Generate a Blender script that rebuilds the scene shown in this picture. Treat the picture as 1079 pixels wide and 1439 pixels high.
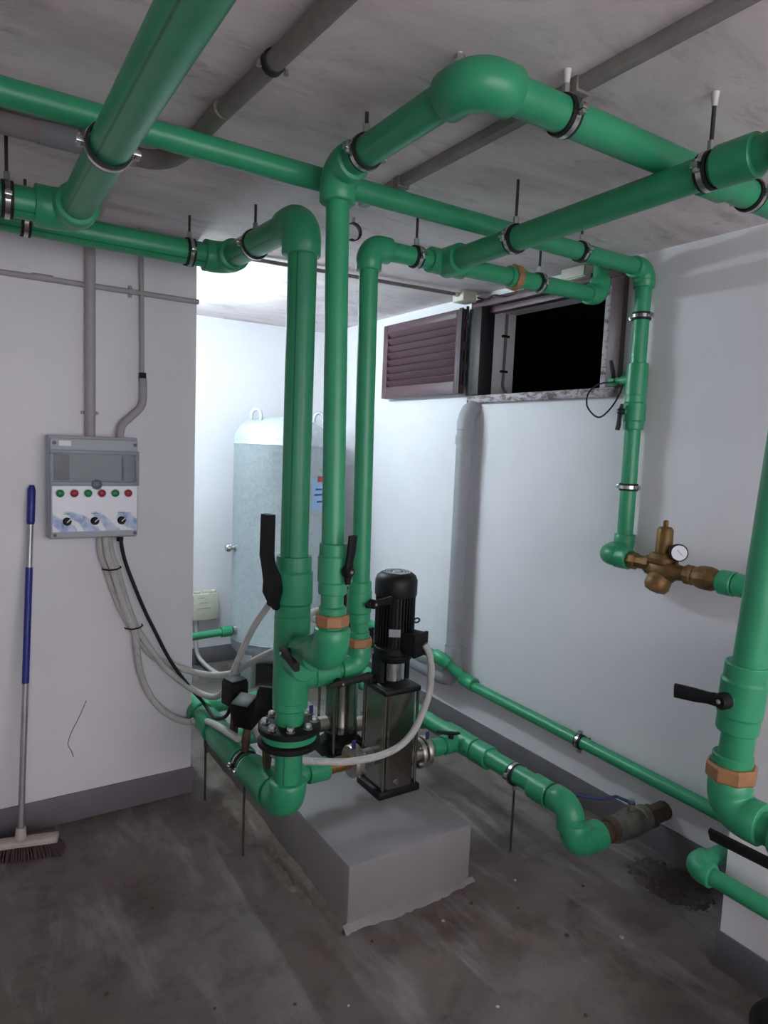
import bpy, bmesh, math, random
from mathutils import Vector as V, Matrix

# ------------------------------------------------------------------ reset
for o in list(bpy.data.objects):
    bpy.data.objects.remove(o)
scene = bpy.context.scene
COL = scene.collection
random.seed(7)

# ------------------------------------------------------------------ camera
YAW, PITCH, ROLL, FPX = 0.57404591, -0.09860808, 0.04082746, 947.616
fw = V((math.sin(YAW) * math.cos(PITCH), math.cos(YAW) * math.cos(PITCH), math.sin(PITCH)))
rt = V((math.cos(YAW), -math.sin(YAW), 0))
up = rt.cross(fw)
c_, s_ = math.cos(ROLL), math.sin(ROLL)
rt, up = rt * c_ + up * s_, -rt * s_ + up * c_
cam_d = bpy.data.cameras.new('camera')
cam = bpy.data.objects.new('camera', cam_d)
COL.objects.link(cam)
cam.matrix_world = Matrix(((rt.x, up.x, -fw.x, 0), (rt.y, up.y, -fw.y, 0), (rt.z, up.z, -fw.z, 1.6), (0, 0, 0, 1)))
cam_d.sensor_fit = 'VERTICAL'
cam_d.sensor_height = 36
cam_d.lens = FPX / 1439 * 36
cam_d.clip_start = 0.02
scene.camera = cam

# ------------------------------------------------------------------ world, exposure, lamp strengths
ADDED_FILL = 1.85
w = bpy.data.worlds.new('world'); scene.world = w
w.use_nodes = True
# added even fill light, entering through a made-up opening behind the camera
w.node_tree.nodes['Background'].inputs[0].default_value = (1.0, 0.96, 0.99, 1)
w.node_tree.nodes['Background'].inputs[1].default_value = ADDED_FILL
scene.view_settings.view_transform = 'Standard'
scene.view_settings.look = 'None'
scene.view_settings.gamma = 1
scene.view_settings.use_curve_mapping = False
scene.view_settings.exposure = 1.45
ALCOVE_LAMP = 100.0
ALCOVE_COL = (0.78, 0.96, 1.0)

# ------------------------------------------------------------------ materials
def lin(c):
    return tuple(((x / 255) / 12.92 if x / 255 <= 0.04045 else ((x / 255 + 0.055) / 1.055) ** 2.4) for x in c)

MATS = {}
def nt(name):
    m = bpy.data.materials.new(name); m.use_nodes = True
    t = m.node_tree
    b = t.nodes['Principled BSDF']
    return m, t, b

def N(t, typ, **kw):
    n = t.nodes.new(typ)
    for k, v in kw.items():
        setattr(n, k, v)
    return n

def ramp(t, src, stops):
    r = N(t, 'ShaderNodeValToRGB')
    el = r.color_ramp.elements
    el[0].position, el[0].color = stops[0][0], (*stops[0][1], 1)
    el[1].position, el[1].color = stops[-1][0], (*stops[-1][1], 1)
    for p, c in stops[1:-1]:
        e = el.new(p); e.color = (*c, 1)
    t.links.new(src, r.inputs[0])
    return r.outputs[0]

def noise(t, coord, scale, detail=4, rough=0.55, stretch=None, dist=0.0):
    if stretch:
        mp = N(t, 'ShaderNodeMapping'); mp.inputs['Scale'].default_value = stretch
        t.links.new(coord, mp.inputs[0]); coord = mp.outputs[0]
    n = N(t, 'ShaderNodeTexNoise')
    n.inputs['Scale'].default_value = scale; n.inputs['Detail'].default_value = detail
    n.inputs['Roughness'].default_value = rough; n.inputs['Distortion'].default_value = dist
    t.links.new(coord, n.inputs['Vector'])
    return n.outputs[0]

def mixc(t, fac, a, b, mode='MIX'):
    m = N(t, 'ShaderNodeMix', data_type='RGBA', blend_type=mode)
    if isinstance(fac, (int, float)): m.inputs[0].default_value = fac
    else: t.links.new(fac, m.inputs[0])
    for i, v in ((6, a), (7, b)):
        if isinstance(v, tuple): m.inputs[i].default_value = (*v[:3], 1)
        else: t.links.new(v, m.inputs[i])
    return m.outputs[2]

def bump(t, b, h, strength=0.2, dist=0.01):
    bp = N(t, 'ShaderNodeBump')
    bp.inputs['Strength'].default_value = strength; bp.inputs['Distance'].default_value = dist
    t.links.new(h, bp.inputs['Height']); t.links.new(bp.outputs[0], b.inputs['Normal'])

def simple(name, rgb, rough=0.5, metal=0.0, var=0.12, scale=18, bmp=0.0, spec=0.5, coat=0.0):
    """plain procedural surface: noise-mottled colour and roughness"""
    m, t, b = nt(name)
    co = N(t, 'ShaderNodeTexCoord').outputs['Object']
    c = lin(rgb)
    n = noise(t, co, scale, 5)
    d = tuple(x * (1 - var) for x in c); l = tuple(min(1, x * (1 + var)) for x in c)
    t.links.new(ramp(t, n, [(0.3, d), (0.7, l)]), b.inputs['Base Color'])
    mr = N(t, 'ShaderNodeMapRange'); mr.inputs[3].default_value = max(0.03, rough - 0.07); mr.inputs[4].default_value = min(1, rough + 0.07)
    t.links.new(n, mr.inputs[0]); t.links.new(mr.outputs[0], b.inputs['Roughness'])
    b.inputs['Metallic'].default_value = metal
    b.inputs['Specular IOR Level'].default_value = spec
    b.inputs['Coat Weight'].default_value = coat
    if bmp: bump(t, b, noise(t, co, scale * 6, 3), bmp, 0.004)
    MATS[name] = m
    return m

GREEN = (44, 148, 92)
def ppr(name, stripes):
    m, t, b = nt(name)
    tc = N(t, 'ShaderNodeTexCoord')
    n = noise(t, tc.outputs['Object'], 9, 5)
    base = ramp(t, n, [(0.3, lin((42, 137, 96))), (0.7, lin((49, 150, 107)))])
    if stripes:
        sx = N(t, 'ShaderNodeSeparateXYZ'); t.links.new(tc.outputs['UV'], sx.inputs[0])
        mu = N(t, 'ShaderNodeMath', operation='MULTIPLY'); mu.inputs[1].default_value = 4
        t.links.new(sx.outputs[0], mu.inputs[0])
        fr = N(t, 'ShaderNodeMath', operation='FRACT'); t.links.new(mu.outputs[0], fr.inputs[0])
        st = ramp(t, fr.outputs[0], [(0.455, (0, 0, 0)), (0.47, (1, 1, 1)), (0.53, (1, 1, 1)), (0.545, (0, 0, 0))])
        base = mixc(t, st, base, lin((30, 106, 76)))
    t.links.new(base, b.inputs['Base Color'])
    b.inputs['Roughness'].default_value = 0.38
    dirt = noise(t, tc.outputs['Object'], 60, 4)
    bump(t, b, dirt, 0.03, 0.002)
    MATS[name] = m
ppr('green_pipe', True)
ppr('green_pipe_plain', False)
ppr('green_fitting', False)

def make_wall():
    m, t, b = nt('wall_paint')
    co = N(t, 'ShaderNodeTexCoord').outputs['Object']
    n1 = noise(t, co, 0.9, 6, 0.6)
    n2 = noise(t, co, 7, 6, 0.65)
    c1 = ramp(t, n1, [(0.3, lin((214, 212, 218))), (0.7, lin((228, 227, 232)))])
    sp = ramp(t, n2, [(0.71, (0, 0, 0)), (0.80, (1, 1, 1))])
    mf = N(t, 'ShaderNodeMath', operation='MULTIPLY'); mf.inputs[1].default_value = 0.22
    t.links.new(sp, mf.inputs[0])
    t.links.new(mixc(t, mf.outputs[0], c1, lin((150, 140, 135))), b.inputs['Base Color'])
    b.inputs['Roughness'].default_value = 0.62
    bump(t, b, noise(t, co, 14, 6, 0.6), 0.12, 0.01)
    MATS['wall_paint'] = m
make_wall()

def make_ceiling():
    m, t, b = nt('ceiling_plaster')
    co = N(t, 'ShaderNodeTexCoord').outputs['Object']
    n1 = noise(t, co, 1.6, 7, 0.62, (1.0, 2.2, 1), 0.6)
    n2 = noise(t, co, 5.0, 7, 0.7, (1.0, 3.0, 1), 0.4)
    c1 = ramp(t, n1, [(0.30, lin((186, 174, 176))), (0.52, lin((222, 210, 212))), (0.72, lin((236, 225, 227)))])
    c2 = ramp(t, n2, [(0.30, lin((150, 146, 148))), (0.45, (1, 1, 1))])
    t.links.new(mixc(t, 0.45, c1, c2, 'MULTIPLY'), b.inputs['Base Color'])
    b.inputs['Roughness'].default_value = 0.75
    bump(t, b, n2, 0.25, 0.01)
    MATS['ceiling_plaster'] = m
make_ceiling()

def make_floor():
    m, t, b = nt('floor_concrete')
    co = N(t, 'ShaderNodeTexCoord').outputs['Object']
    n1 = noise(t, co, 1.7, 8, 0.62, None, 0.5)
    n2 = noise(t, co, 6.5, 8, 0.7, None, 0.3)
    n3 = noise(t, co, 34, 5, 0.7)
    n4 = noise(t, co, 2.6, 6, 0.6, (3.0, 0.8, 1), 0.3)
    a = ramp(t, n1, [(0.28, lin((86, 77, 74))), (0.45, lin((110, 102, 99))), (0.6, lin((122, 115, 112))), (0.75, lin((100, 97, 89)))])
    a = mixc(t, 0.8, a, ramp(t, n2, [(0.28, lin((140, 134, 130))), (0.5, lin((240, 238, 236))), (0.7, (1, 1, 1))]), 'MULTIPLY')
    n5 = noise(t, co, 0.8, 5, 0.6)
    a = mixc(t, 0.7, a, ramp(t, n5, [(0.35, lin((232, 206, 200))), (0.5, (1, 1, 1)), (0.65, lin((214, 214, 196)))]), 'MULTIPLY')
    streak = ramp(t, n4, [(0.54, (0, 0, 0)), (0.70, (1, 1, 1))])
    k = N(t, 'ShaderNodeMath', operation='MULTIPLY'); k.inputs[1].default_value = 0.5
    t.links.new(streak, k.inputs[0])
    a = mixc(t, k.outputs[0], a, lin((160, 156, 158)))
    spots = ramp(t, n3, [(0.68, (0, 0, 0)), (0.76, (1, 1, 1))])
    k2 = N(t, 'ShaderNodeMath', operation='MULTIPLY'); k2.inputs[1].default_value = 0.45
    t.links.new(spots, k2.inputs[0])
    a = mixc(t, k2.outputs[0], a, lin((60, 52, 49)))
    t.links.new(a, b.inputs['Base Color'])
    r = N(t, 'ShaderNodeMapRange'); r.inputs[3].default_value = 0.45; r.inputs[4].default_value = 0.8
    t.links.new(n2, r.inputs[0]); t.links.new(r.outputs[0], b.inputs['Roughness'])
    bump(t, b, n2, 0.25, 0.012)
    MATS['floor_concrete'] = m
make_floor()

def make_sticker():
    """white print with blue water splashes along the lower edge"""
    m, t, b = nt('panel_print')
    tc = N(t, 'ShaderNodeTexCoord'); uv = tc.outputs['UV']
    sx = N(t, 'ShaderNodeSeparateXYZ'); t.links.new(uv, sx.inputs[0])
    n = noise(t, uv, 3.1, 5, 0.6, (1.6, 1.0, 1), 0.8)
    wv = N(t, 'ShaderNodeTexWave', wave_type='BANDS', bands_direction='DIAGONAL')
    wv.inputs['Scale'].default_value = 1.3; wv.inputs['Distortion'].default_value = 6; wv.inputs['Detail'].default_value = 3
    t.links.new(uv, wv.inputs[0])
    g = ramp(t, sx.outputs[1], [(0.0, (1, 1, 1)), (0.30, (0.75, 0.75, 0.75)), (0.52, (0.0, 0.0, 0.0))])
    mu = N(t, 'ShaderNodeMath', operation='MULTIPLY'); t.links.new(g, mu.inputs[0]); t.links.new(wv.outputs[1], mu.inputs[1])
    mask = ramp(t, mu.outputs[0], [(0.22, (0, 0, 0)), (0.34, (0.75, 0.75, 0.75)), (0.8, (1, 1, 1))])
    blue = ramp(t, n, [(0.35, lin((96, 128, 188))), (0.6, lin((184, 198, 226)))])
    t.links.new(mixc(t, mask, lin((226, 228, 236)), blue), b.inputs['Base Color'])
    b.inputs['Roughness'].default_value = 0.35
    MATS['panel_print'] = m
make_sticker()

def make_galv():
    m, t, b = nt('galvanised_steel')
    co = N(t, 'ShaderNodeTexCoord').outputs['Object']
    vo = N(t, 'ShaderNodeTexVoronoi'); vo.inputs['Scale'].default_value = 60
    t.links.new(co, vo.inputs['Vector'])
    n = noise(t, co, 4, 6, 0.65, (1, 1, 0.5))
    f = mixc(t, 0.55, vo.outputs['Color'], n)
    t.links.new(ramp(t, f, [(0.2, lin((164, 176, 181))), (0.8, lin((188, 199, 204)))]), b.inputs['Base Color'])
    b.inputs['Metallic'].default_value = 0.25
    b.inputs['Roughness'].default_value = 0.42
    MATS['galvanised_steel'] = m
make_galv()

def make_sill():
    """brown paint flaked off to white"""
    m, t, b = nt('flaked_paint')
    co = N(t, 'ShaderNodeTexCoord').outputs['Object']
    n = noise(t, co, 16, 6, 0.7, (1, 1, 2), 0.4)
    t.links.new(ramp(t, n, [(0.38, lin((76, 54, 62))), (0.46, lin((120, 106, 110))), (0.54, lin((164, 158, 164)))]), b.inputs['Base Color'])
    b.inputs['Roughness'].default_value = 0.6
    MATS['flaked_paint'] = m
make_sill()

def make_hose():
    m, t, b = nt('grey_hose')
    tc = N(t, 'ShaderNodeTexCoord')
    n = noise(t, tc.outputs['Object'], 14, 4)
    t.links.new(ramp(t, n, [(0.3, lin((178, 176, 174))), (0.7, lin((196, 195, 192)))]), b.inputs['Base Color'])
    b.inputs['Roughness'].default_value = 0.5
    sx = N(t, 'ShaderNodeSeparateXYZ'); t.links.new(tc.outputs['UV'], sx.inputs[0])
    mu = N(t, 'ShaderNodeMath', operation='MULTIPLY'); mu.inputs[1].default_value = 1100
    t.links.new(sx.outputs[1], mu.inputs[0])
    sn = N(t, 'ShaderNodeMath', operation='SINE'); t.links.new(mu.outputs[0], sn.inputs[0])
    bump(t, b, sn.outputs[0], 0.35, 0.002)
    MATS['grey_hose'] = m
make_hose()

simple('wall_base', (104, 100, 106), 0.6, 0, 0.08, 8, 0.1)
simple('plinth_paint', (130, 127, 130), 0.62, 0, 0.07, 5, 0.15)
simple('plinth_side', (132, 128, 131), 0.66, 0, 0.09, 5, 0.15)
simple('black_plastic', (14, 15, 17), 0.6, 0, 0.2, 20, 0, 0.3)
simple('black_rubber', (14, 14, 15), 0.7, 0, 0.2, 30)
simple('black_paint', (15, 17, 21), 0.5, 0, 0.2, 20, 0, 0.35)
simple('steel', (190, 190, 188), 0.25, 1.0, 0.1, 30)
simple('zinc', (170, 172, 174), 0.35, 0.9, 0.12, 40)
simple('stainless', (150, 146, 138), 0.22, 1.0, 0.08, 6)
simple('cast_nickel', (176, 172, 164), 0.38, 0.85, 0.15, 30)
simple('brass', (150, 112, 62), 0.42, 0.75, 0.18, 30, 0.1)
simple('old_brass', (118, 90, 54), 0.5, 0.6, 0.3, 26, 0.25)
simple('dirty_brass', (84, 66, 50), 0.65, 0.25, 0.35, 26, 0.3)
simple('old_cast', (112, 108, 100), 0.6, 0.5, 0.25, 26, 0.3)
simple('dark_rod', (70, 66, 64), 0.5, 0.6, 0.2, 26)
simple('bronze_ring', (156, 114, 78), 0.55, 0.2, 0.15, 30)
simple('grey_pvc', (146, 147, 152), 0.5, 0, 0.08, 10)
simple('old_conduit', (120, 114, 110), 0.6, 0, 0.22, 9, 0.1)
simple('pipe_lagging', (150, 140, 142), 0.7, 0, 0.15, 9, 0.1)
simple('trunking', (140, 134, 132), 0.6, 0, 0.2, 12)
simple('light_conduit', (158, 154, 156), 0.5, 0, 0.08, 12)
simple('panel_grey', (168, 175, 182), 0.45, 0, 0.04, 8)
simple('panel_frame', (132, 142, 152), 0.4, 0, 0.05, 8)
simple('panel_dark', (84, 95, 107), 0.4, 0, 0.15, 5)
simple('panel_inner', (16, 19, 24), 0.4, 0, 0.2, 7)
simple('white_label', (228, 228, 226), 0.5, 0, 0.04, 8)
simple('beige_box', (196, 196, 180), 0.55, 0, 0.06, 10)
simple('box_print', (150, 150, 138), 0.6, 0, 0.1, 10)
simple('button_green', (28, 120, 78), 0.3, 0, 0.1, 20)
simple('button_red', (150, 38, 62), 0.3, 0, 0.1, 20)
simple('shutter_paint', (76, 53, 60), 0.5, 0, 0.12, 14, 0.1)
simple('shutter_dark', (30, 24, 28), 0.55, 0, 0.2, 14)
simple('shaft_shade', (20, 19, 24), 0.9, 0, 0.3, 3)
simple('blue_plastic', (30, 38, 128), 0.4, 0, 0.1, 12)
simple('blue_dark', (36, 44, 96), 0.5, 0, 0.2, 20)
simple('alu', (164, 164, 168), 0.35, 0.6, 0.1, 20)
simple('broom_block', (176, 164, 158), 0.6, 0, 0.14, 20, 0.1)
simple('bristle', (66, 46, 50), 0.8, 0, 0.3, 30)
simple('tank_label', (150, 186, 220), 0.4, 0, 0.06, 10)
simple('tank_label_red', (190, 50, 60), 0.4, 0, 0.06, 10)
simple('ink_blue', (40, 80, 140), 0.5, 0, 0.05, 10)
simple('white_dial', (206, 208, 220), 0.35, 0, 0.03, 10)
simple('crack_grey', (98, 92, 94), 0.9, 0, 0.2, 30)
simple('chip_white', (176, 170, 164), 0.8, 0, 0.15, 30)
simple('chip_brown', (66, 54, 46), 0.85, 0, 0.2, 30)
simple('rough_mortar', (112, 102, 92), 0.9, 0, 0.3, 14, 0.5)
simple('dirt_and_shade', (74, 66, 60), 0.9, 0, 0.35, 18, 0.5)  # floor dirt and the shade by the valve, painted as one dark tone
simple('lamp_housing', (225, 225, 225), 0.5, 0, 0.03, 8)
simple('white_plaster_plug', (206, 204, 204), 0.7, 0, 0.06, 20)

def emit(name, col, strength):
    m, t, b = nt(name)
    b.inputs['Base Color'].default_value = (1, 1, 1, 1)
    b.inputs['Emission Color'].default_value = (*col, 1)
    b.inputs['Emission Strength'].default_value = strength
    MATS[name] = m
emit('tube_glow', ALCOVE_COL, ALCOVE_LAMP)

def make_smoke():
    m, t, b = nt('smoked_window')
    co = N(t, 'ShaderNodeTexCoord').outputs['Object']
    n = noise(t, co, 6, 3)
    t.links.new(ramp(t, n, [(0.3, lin((120, 136, 150))), (0.7, lin((150, 164, 176)))]), b.inputs['Base Color'])
    b.inputs['Roughness'].default_value = 0.12
    b.inputs['Alpha'].default_value = 0.14
    MATS['smoked_window'] = m
make_smoke()

# ------------------------------------------------------------------ mesh helpers
def frame_from(d):
    d = V(d).normalized()
    a = V((0, 0, 1)) if abs(d.z) < 0.9 else V((1, 0, 0))
    x = a.cross(d).normalized()
    return x, d.cross(x).normalized(), d

def tube(path, rad, seg=20, caps=True, bm=None, vscale=1.0):
    bm = bm or bmesh.new()
    uv = bm.loops.layers.uv.verify()
    pts = [V(p) for p in path]
    n = len(pts)
    rads = rad if isinstance(rad, (list, tuple)) else [rad] * n
    tans = []
    for i in range(n):
        a = pts[max(0, i - 1)]; b = pts[min(n - 1, i + 1)]
        t = (b - a)
        if t.length < 1e-9: t = pts[min(n - 1, i + 2)] - pts[max(0, i - 2)]
        tans.append(t.normalized())
    x, y, _ = frame_from(tans[0])
    rings = []; L = 0; Ls = []
    for i in range(n):
        if i:
            t0, t1 = tans[i - 1], tans[i]
            q = t0.rotation_difference(t1)
            x = q @ x
            x = (x - t1 * x.dot(t1)).normalized()
            L += (pts[i] - pts[i - 1]).length
        y = tans[i].cross(x)
        Ls.append(L)
        rings.append([bm.verts.new(pts[i] + (x * math.cos(2 * math.pi * k / seg) + y * math.sin(2 * math.pi * k / seg)) * rads[i]) for k in range(seg)])
    for i in range(n - 1):
        for k in range(seg):
            k2 = (k + 1) % seg
            f = bm.faces.new((rings[i][k], rings[i][k2], rings[i + 1][k2], rings[i + 1][k]))
            us = (k / seg, (k + 1) / seg, (k + 1) / seg, k / seg); vs = (Ls[i], Ls[i], Ls[i + 1], Ls[i + 1])
            for lp, u_, v_ in zip(f.loops, us, vs): lp[uv].uv = (u_, v_ * vscale)
    if caps:
        bm.faces.new(list(reversed(rings[0]))); bm.faces.new(rings[-1])
    return bm

def lathe(prof, c, axis, seg=24, bm=None, caps=True):
    """profile of (radius, height) about axis through c"""
    bm = bm or bmesh.new()
    x, y, d = frame_from(axis); c = V(c)
    rings = []
    for r, h in prof:
        r = max(r, 1e-5)
        rings.append([bm.verts.new(c + d * h + (x * math.cos(2 * math.pi * k / seg) + y * math.sin(2 * math.pi * k / seg)) * r) for k in range(seg)])
    for i in range(len(rings) - 1):
        for k in range(seg):
            k2 = (k + 1) % seg
            bm.faces.new((rings[i][k], rings[i][k2], rings[i + 1][k2], rings[i + 1][k]))
    if caps:
        bm.faces.new(list(reversed(rings[0]))); bm.faces.new(rings[-1])
    return bm

def annulus(ri, ro, h, c, axis, seg=28, bm=None):
    p = [(ri, -h / 2), (ro, -h / 2), (ro, h / 2), (ri, h / 2), (ri, -h / 2)]
    return lathe(p, c, axis, seg, bm, caps=False)

def box(c, s, bm=None, bev=0.0, rz=0.0, rot=None):
    bm = bm or bmesh.new()
    m = (rot.to_4x4() if rot is not None else Matrix.Rotation(rz, 4, 'Z'))
    r = bmesh.ops.create_cube(bm, size=1, matrix=Matrix.Translation(V(c)) @ m @ Matrix.Diagonal((*s, 1)))
    if bev > 0:
        vs = set(r['verts'])
        ed = [e for e in bm.edges if e.verts[0] in vs and e.verts[1] in vs]
        bmesh.ops.bevel(bm, geom=ed, offset=bev, segments=2, affect='EDGES', profile=0.5)
    return bm

def bb(x0, x1, y0, y1, z0, z1, bm=None, bev=0.0):
    return box(((x0 + x1) / 2, (y0 + y1) / 2, (z0 + z1) / 2), (x1 - x0, y1 - y0, z1 - z0), bm, bev)

def bar(path, widths, thicks, wdir, bm=None):
    bm = bm or bmesh.new()
    pts = [V(p) for p in path]; wdir = V(wdir).normalized(); rings = []
    for i, p in enumerate(pts):
        t = (pts[min(len(pts) - 1, i + 1)] - pts[max(0, i - 1)]).normalized()
        n = t.cross(wdir).normalized()
        w_, h_ = widths[i] / 2, thicks[i] / 2
        rings.append([bm.verts.new(p + wdir * a * w_ + n * b * h_) for a, b in ((-1, -.6), (-.7, -1), (.7, -1), (1, -.6), (1, .6), (.7, 1), (-.7, 1), (-1, .6))])
    for i in range(len(rings) - 1):
        for k in range(8):
            bm.faces.new((rings[i][k], rings[i][(k + 1) % 8], rings[i + 1][(k + 1) % 8], rings[i + 1][k]))
    bm.faces.new(list(reversed(rings[0]))); bm.faces.new(rings[-1])
    return bm

def spline(pts, sub=8):
    """Catmull-Rom through the points"""
    P = [V(p) for p in pts]; P = [P[0] * 2 - P[1]] + P + [P[-1] * 2 - P[-2]]
    out = []
    for i in range(1, len(P) - 2):
        for s in range(sub):
            t = s / sub
            a, b, c, d = P[i - 1], P[i], P[i + 1], P[i + 2]
            out.append(0.5 * ((2 * b) + (c - a) * t + (2 * a - 5 * b + 4 * c - d) * t * t + (3 * b - a - 3 * c + d) * t ** 3))
    out.append(P[-2])
    return out

def root_of(o):
    while o.parent: o = o.parent
    return o

def obj(name, bm, mat, parent=None, smooth=38):
    bmesh.ops.recalc_face_normals(bm, faces=bm.faces[:])
    if parent is not None:
        bmesh.ops.translate(bm, verts=bm.verts[:], vec=-V(root_of(parent).location))
    me = bpy.data.meshes.new(name); bm.to_mesh(me); bm.free()
    if smooth:
        for p in me.polygons: p.use_smooth = True
        me.set_sharp_from_angle(angle=math.radians(smooth))
    me.materials.append(MATS[mat])
    o = bpy.data.objects.new(name, me); COL.objects.link(o)
    if parent is not None: o.parent = parent
    return o

def tag(o, label, cat, group=None):
    o['label'] = label; o['category'] = cat
    if group: o['group'] = group
    return o

def thing(name, label, cat, loc=(0, 0, 0), group=None):
    o = bpy.data.objects.new(name, None); COL.objects.link(o)
    o.location = loc; o.empty_display_size = 0.05
    return tag(o, label, cat, group)

def struct(name, bm, mat, parent=None, smooth=30, label=None):
    o = obj(name, bm, mat, parent, smooth)
    if parent is None: o['kind'] = 'structure'
    if label: o['label'] = label; 
    return o

# ------------------------------------------------------------------ the room
XR, ZC, YL, XE, YB = 2.40, 2.42, 2.90, 0.893, 4.60
X0, Y0 = -1.9, -2.1
struct('floor', bb(X0 - .2, 4.1, Y0 - 1.6, YB + .3, -0.12, 0), 'floor_concrete', label='stained bare concrete floor')
struct('ceiling', bb(X0 - .2, 4.1, Y0 - .2, YB + .3, ZC, ZC + 0.12), 'ceiling_plaster', label='rough grey-white plastered ceiling')
wl = struct('wall_left', bb(X0, XE, YL, YB, 0, ZC, bev=0.006), 'wall_paint', label='white painted wall block carrying the control panel')
struct('wall_back', bb(XE - .1, XR + .02, YB, YB + .15, 0, ZC), 'wall_paint', label='brightly lit white wall behind the tank')
# right wall with the opening for the ventilation window
WY0, WY1, WZ0, WZ1 = 1.965, 2.845, 1.885, 2.345
b = bmesh.new()
T = XR + 0.26
bb(XR, T, Y0, WY0, 0, ZC, b); bb(XR, T, WY1, YB + .15, 0, ZC, b)
bb(XR, T, WY0, WY1, 0, WZ0, b); bb(XR, T, WY0, WY1, WZ1, ZC, b)
struct('wall_right', b, 'wall_paint', label='long white painted wall with the ventilation opening')
b = bmesh.new()   # light well behind the opening, its unlit darkness painted as near-black walls
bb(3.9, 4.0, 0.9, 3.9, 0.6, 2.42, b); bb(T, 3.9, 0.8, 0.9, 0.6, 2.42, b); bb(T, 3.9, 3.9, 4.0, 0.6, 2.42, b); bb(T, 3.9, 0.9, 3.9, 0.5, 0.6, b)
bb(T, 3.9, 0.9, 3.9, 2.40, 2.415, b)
struct('wall_shaft', b, 'shaft_shade', label='dark shaft behind the open ventilation window')
struct('wall_pilaster', bb(2.02, XR, Y0, 1.07, 0, 1.0), 'wall_paint', label='low white wall projection at the right edge')
b = bmesh.new()   # unseen wall behind the viewer, its opening added to let fill light in
bb(X0 - .1, -0.9, Y0 - .15, Y0, 0, ZC, b); bb(-0.9, XR, Y0 - .15, Y0, 2.3, ZC, b); bb(-0.9, XR, Y0 - .15, Y0, 0, .75, b)
struct('wall_behind', b, 'wall_paint', label='unseen white wall behind the viewer with an added opening for fill light')
struct('wall_side', bb(X0 - .15, X0, Y0, YL, 0, ZC), 'wall_paint')
def base(name, x0, x1, y0, y1, h=0.12):
    struct(name, bb(x0, x1, y0, y1, 0, h, bev=0.002), 'wall_base', label='grey painted base band')
base('baseboard_left', X0, XE + .006, YL - .008, YL)
base('baseboard_return', XE, XE + .008, YL, YB)
base('baseboard_back', XE, XR, YB - .008, YB)
base('baseboard_right', XR - .008, XR, 1.07, YB)
base('baseboard_pilaster', 2.012, 2.02, Y0, 1.078)
base('baseboard_pilaster_end', 2.02, XR, 1.07, 1.078)
# hairline crack in the left wall
cr = spline([(0.455, YL - .0005, 0.505), (0.44, YL - .0005, 0.47), (0.425, YL - .0005, 0.435), (0.40, YL - .0005, 0.385), (0.385, YL - .0005, 0.335), (0.398, YL - .0005, 0.30), (0.405, YL - .0005, 0.275)], 5)
co_ = obj('crack', tube(cr, 0.0016, 6), 'crack_grey', wl)
co_['label'] = 'thin dark hairline crack'
# crumbled mortar strip along plinth and wall corner; dirt with painted shade by valve
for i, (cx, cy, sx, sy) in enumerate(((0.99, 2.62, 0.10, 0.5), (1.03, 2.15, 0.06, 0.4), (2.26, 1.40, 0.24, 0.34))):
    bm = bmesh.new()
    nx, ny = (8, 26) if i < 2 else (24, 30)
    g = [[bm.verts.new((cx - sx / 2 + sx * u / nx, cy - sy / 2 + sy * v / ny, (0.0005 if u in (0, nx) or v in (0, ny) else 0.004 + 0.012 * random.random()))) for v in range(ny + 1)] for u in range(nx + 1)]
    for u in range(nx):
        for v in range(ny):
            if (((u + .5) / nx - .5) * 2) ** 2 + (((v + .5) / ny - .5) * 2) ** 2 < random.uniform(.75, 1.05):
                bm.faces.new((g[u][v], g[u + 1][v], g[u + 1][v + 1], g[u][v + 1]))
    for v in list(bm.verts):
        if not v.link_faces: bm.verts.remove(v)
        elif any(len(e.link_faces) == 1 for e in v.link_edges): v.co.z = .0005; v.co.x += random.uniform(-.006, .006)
    tag(obj('mortar_or_shade_patch', bm, ('rough_mortar', 'rough_mortar', 'dirt_and_shade')[i]), ('crumbled rough mortar on the floor by the wall corner', 'narrow strip of rough mortar along the plinth foot', 'dark crumbly dirt and painted shade below the wall ball valve')[i], 'mortar')

# ------------------------------------------------------------------ lamps of the room
def tube_lamp(label, p, q, up_dir, glow):
    p, q, u = V(p), V(q), V(up_dir)
    t = thing('tube_lamp', label, 'lamp', p)
    d = (q - p).normalized(); side = d.cross(u).normalized(); L = (q - p).length
    m = Matrix((side, d, u)).transposed()
    obj('housing', box((p + q) / 2 + u * 0.035, (0.085, L + 0.06, 0.04), bev=0.006, rot=m), 'lamp_housing', t)
    obj('tube', tube([p, q], 0.014, 14), glow, t)
    if u.z > .5:
        for e in (p, q): obj('suspension_rod', tube([e + u * .05, (e.x, e.y, ZC)], .005, 8), 'zinc', t)
    for e in (p, q):
        obj('end_cap', box(e + u * 0.008, (0.035, 0.02, 0.05), rot=m), 'lamp_housing', t)
tube_lamp('fluorescent tube lamp high on the alcove side wall', (XE + .06, 3.22, 2.22), (XE + .06, 4.0, 2.22), (-1, 0, 0), 'tube_glow')

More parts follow.
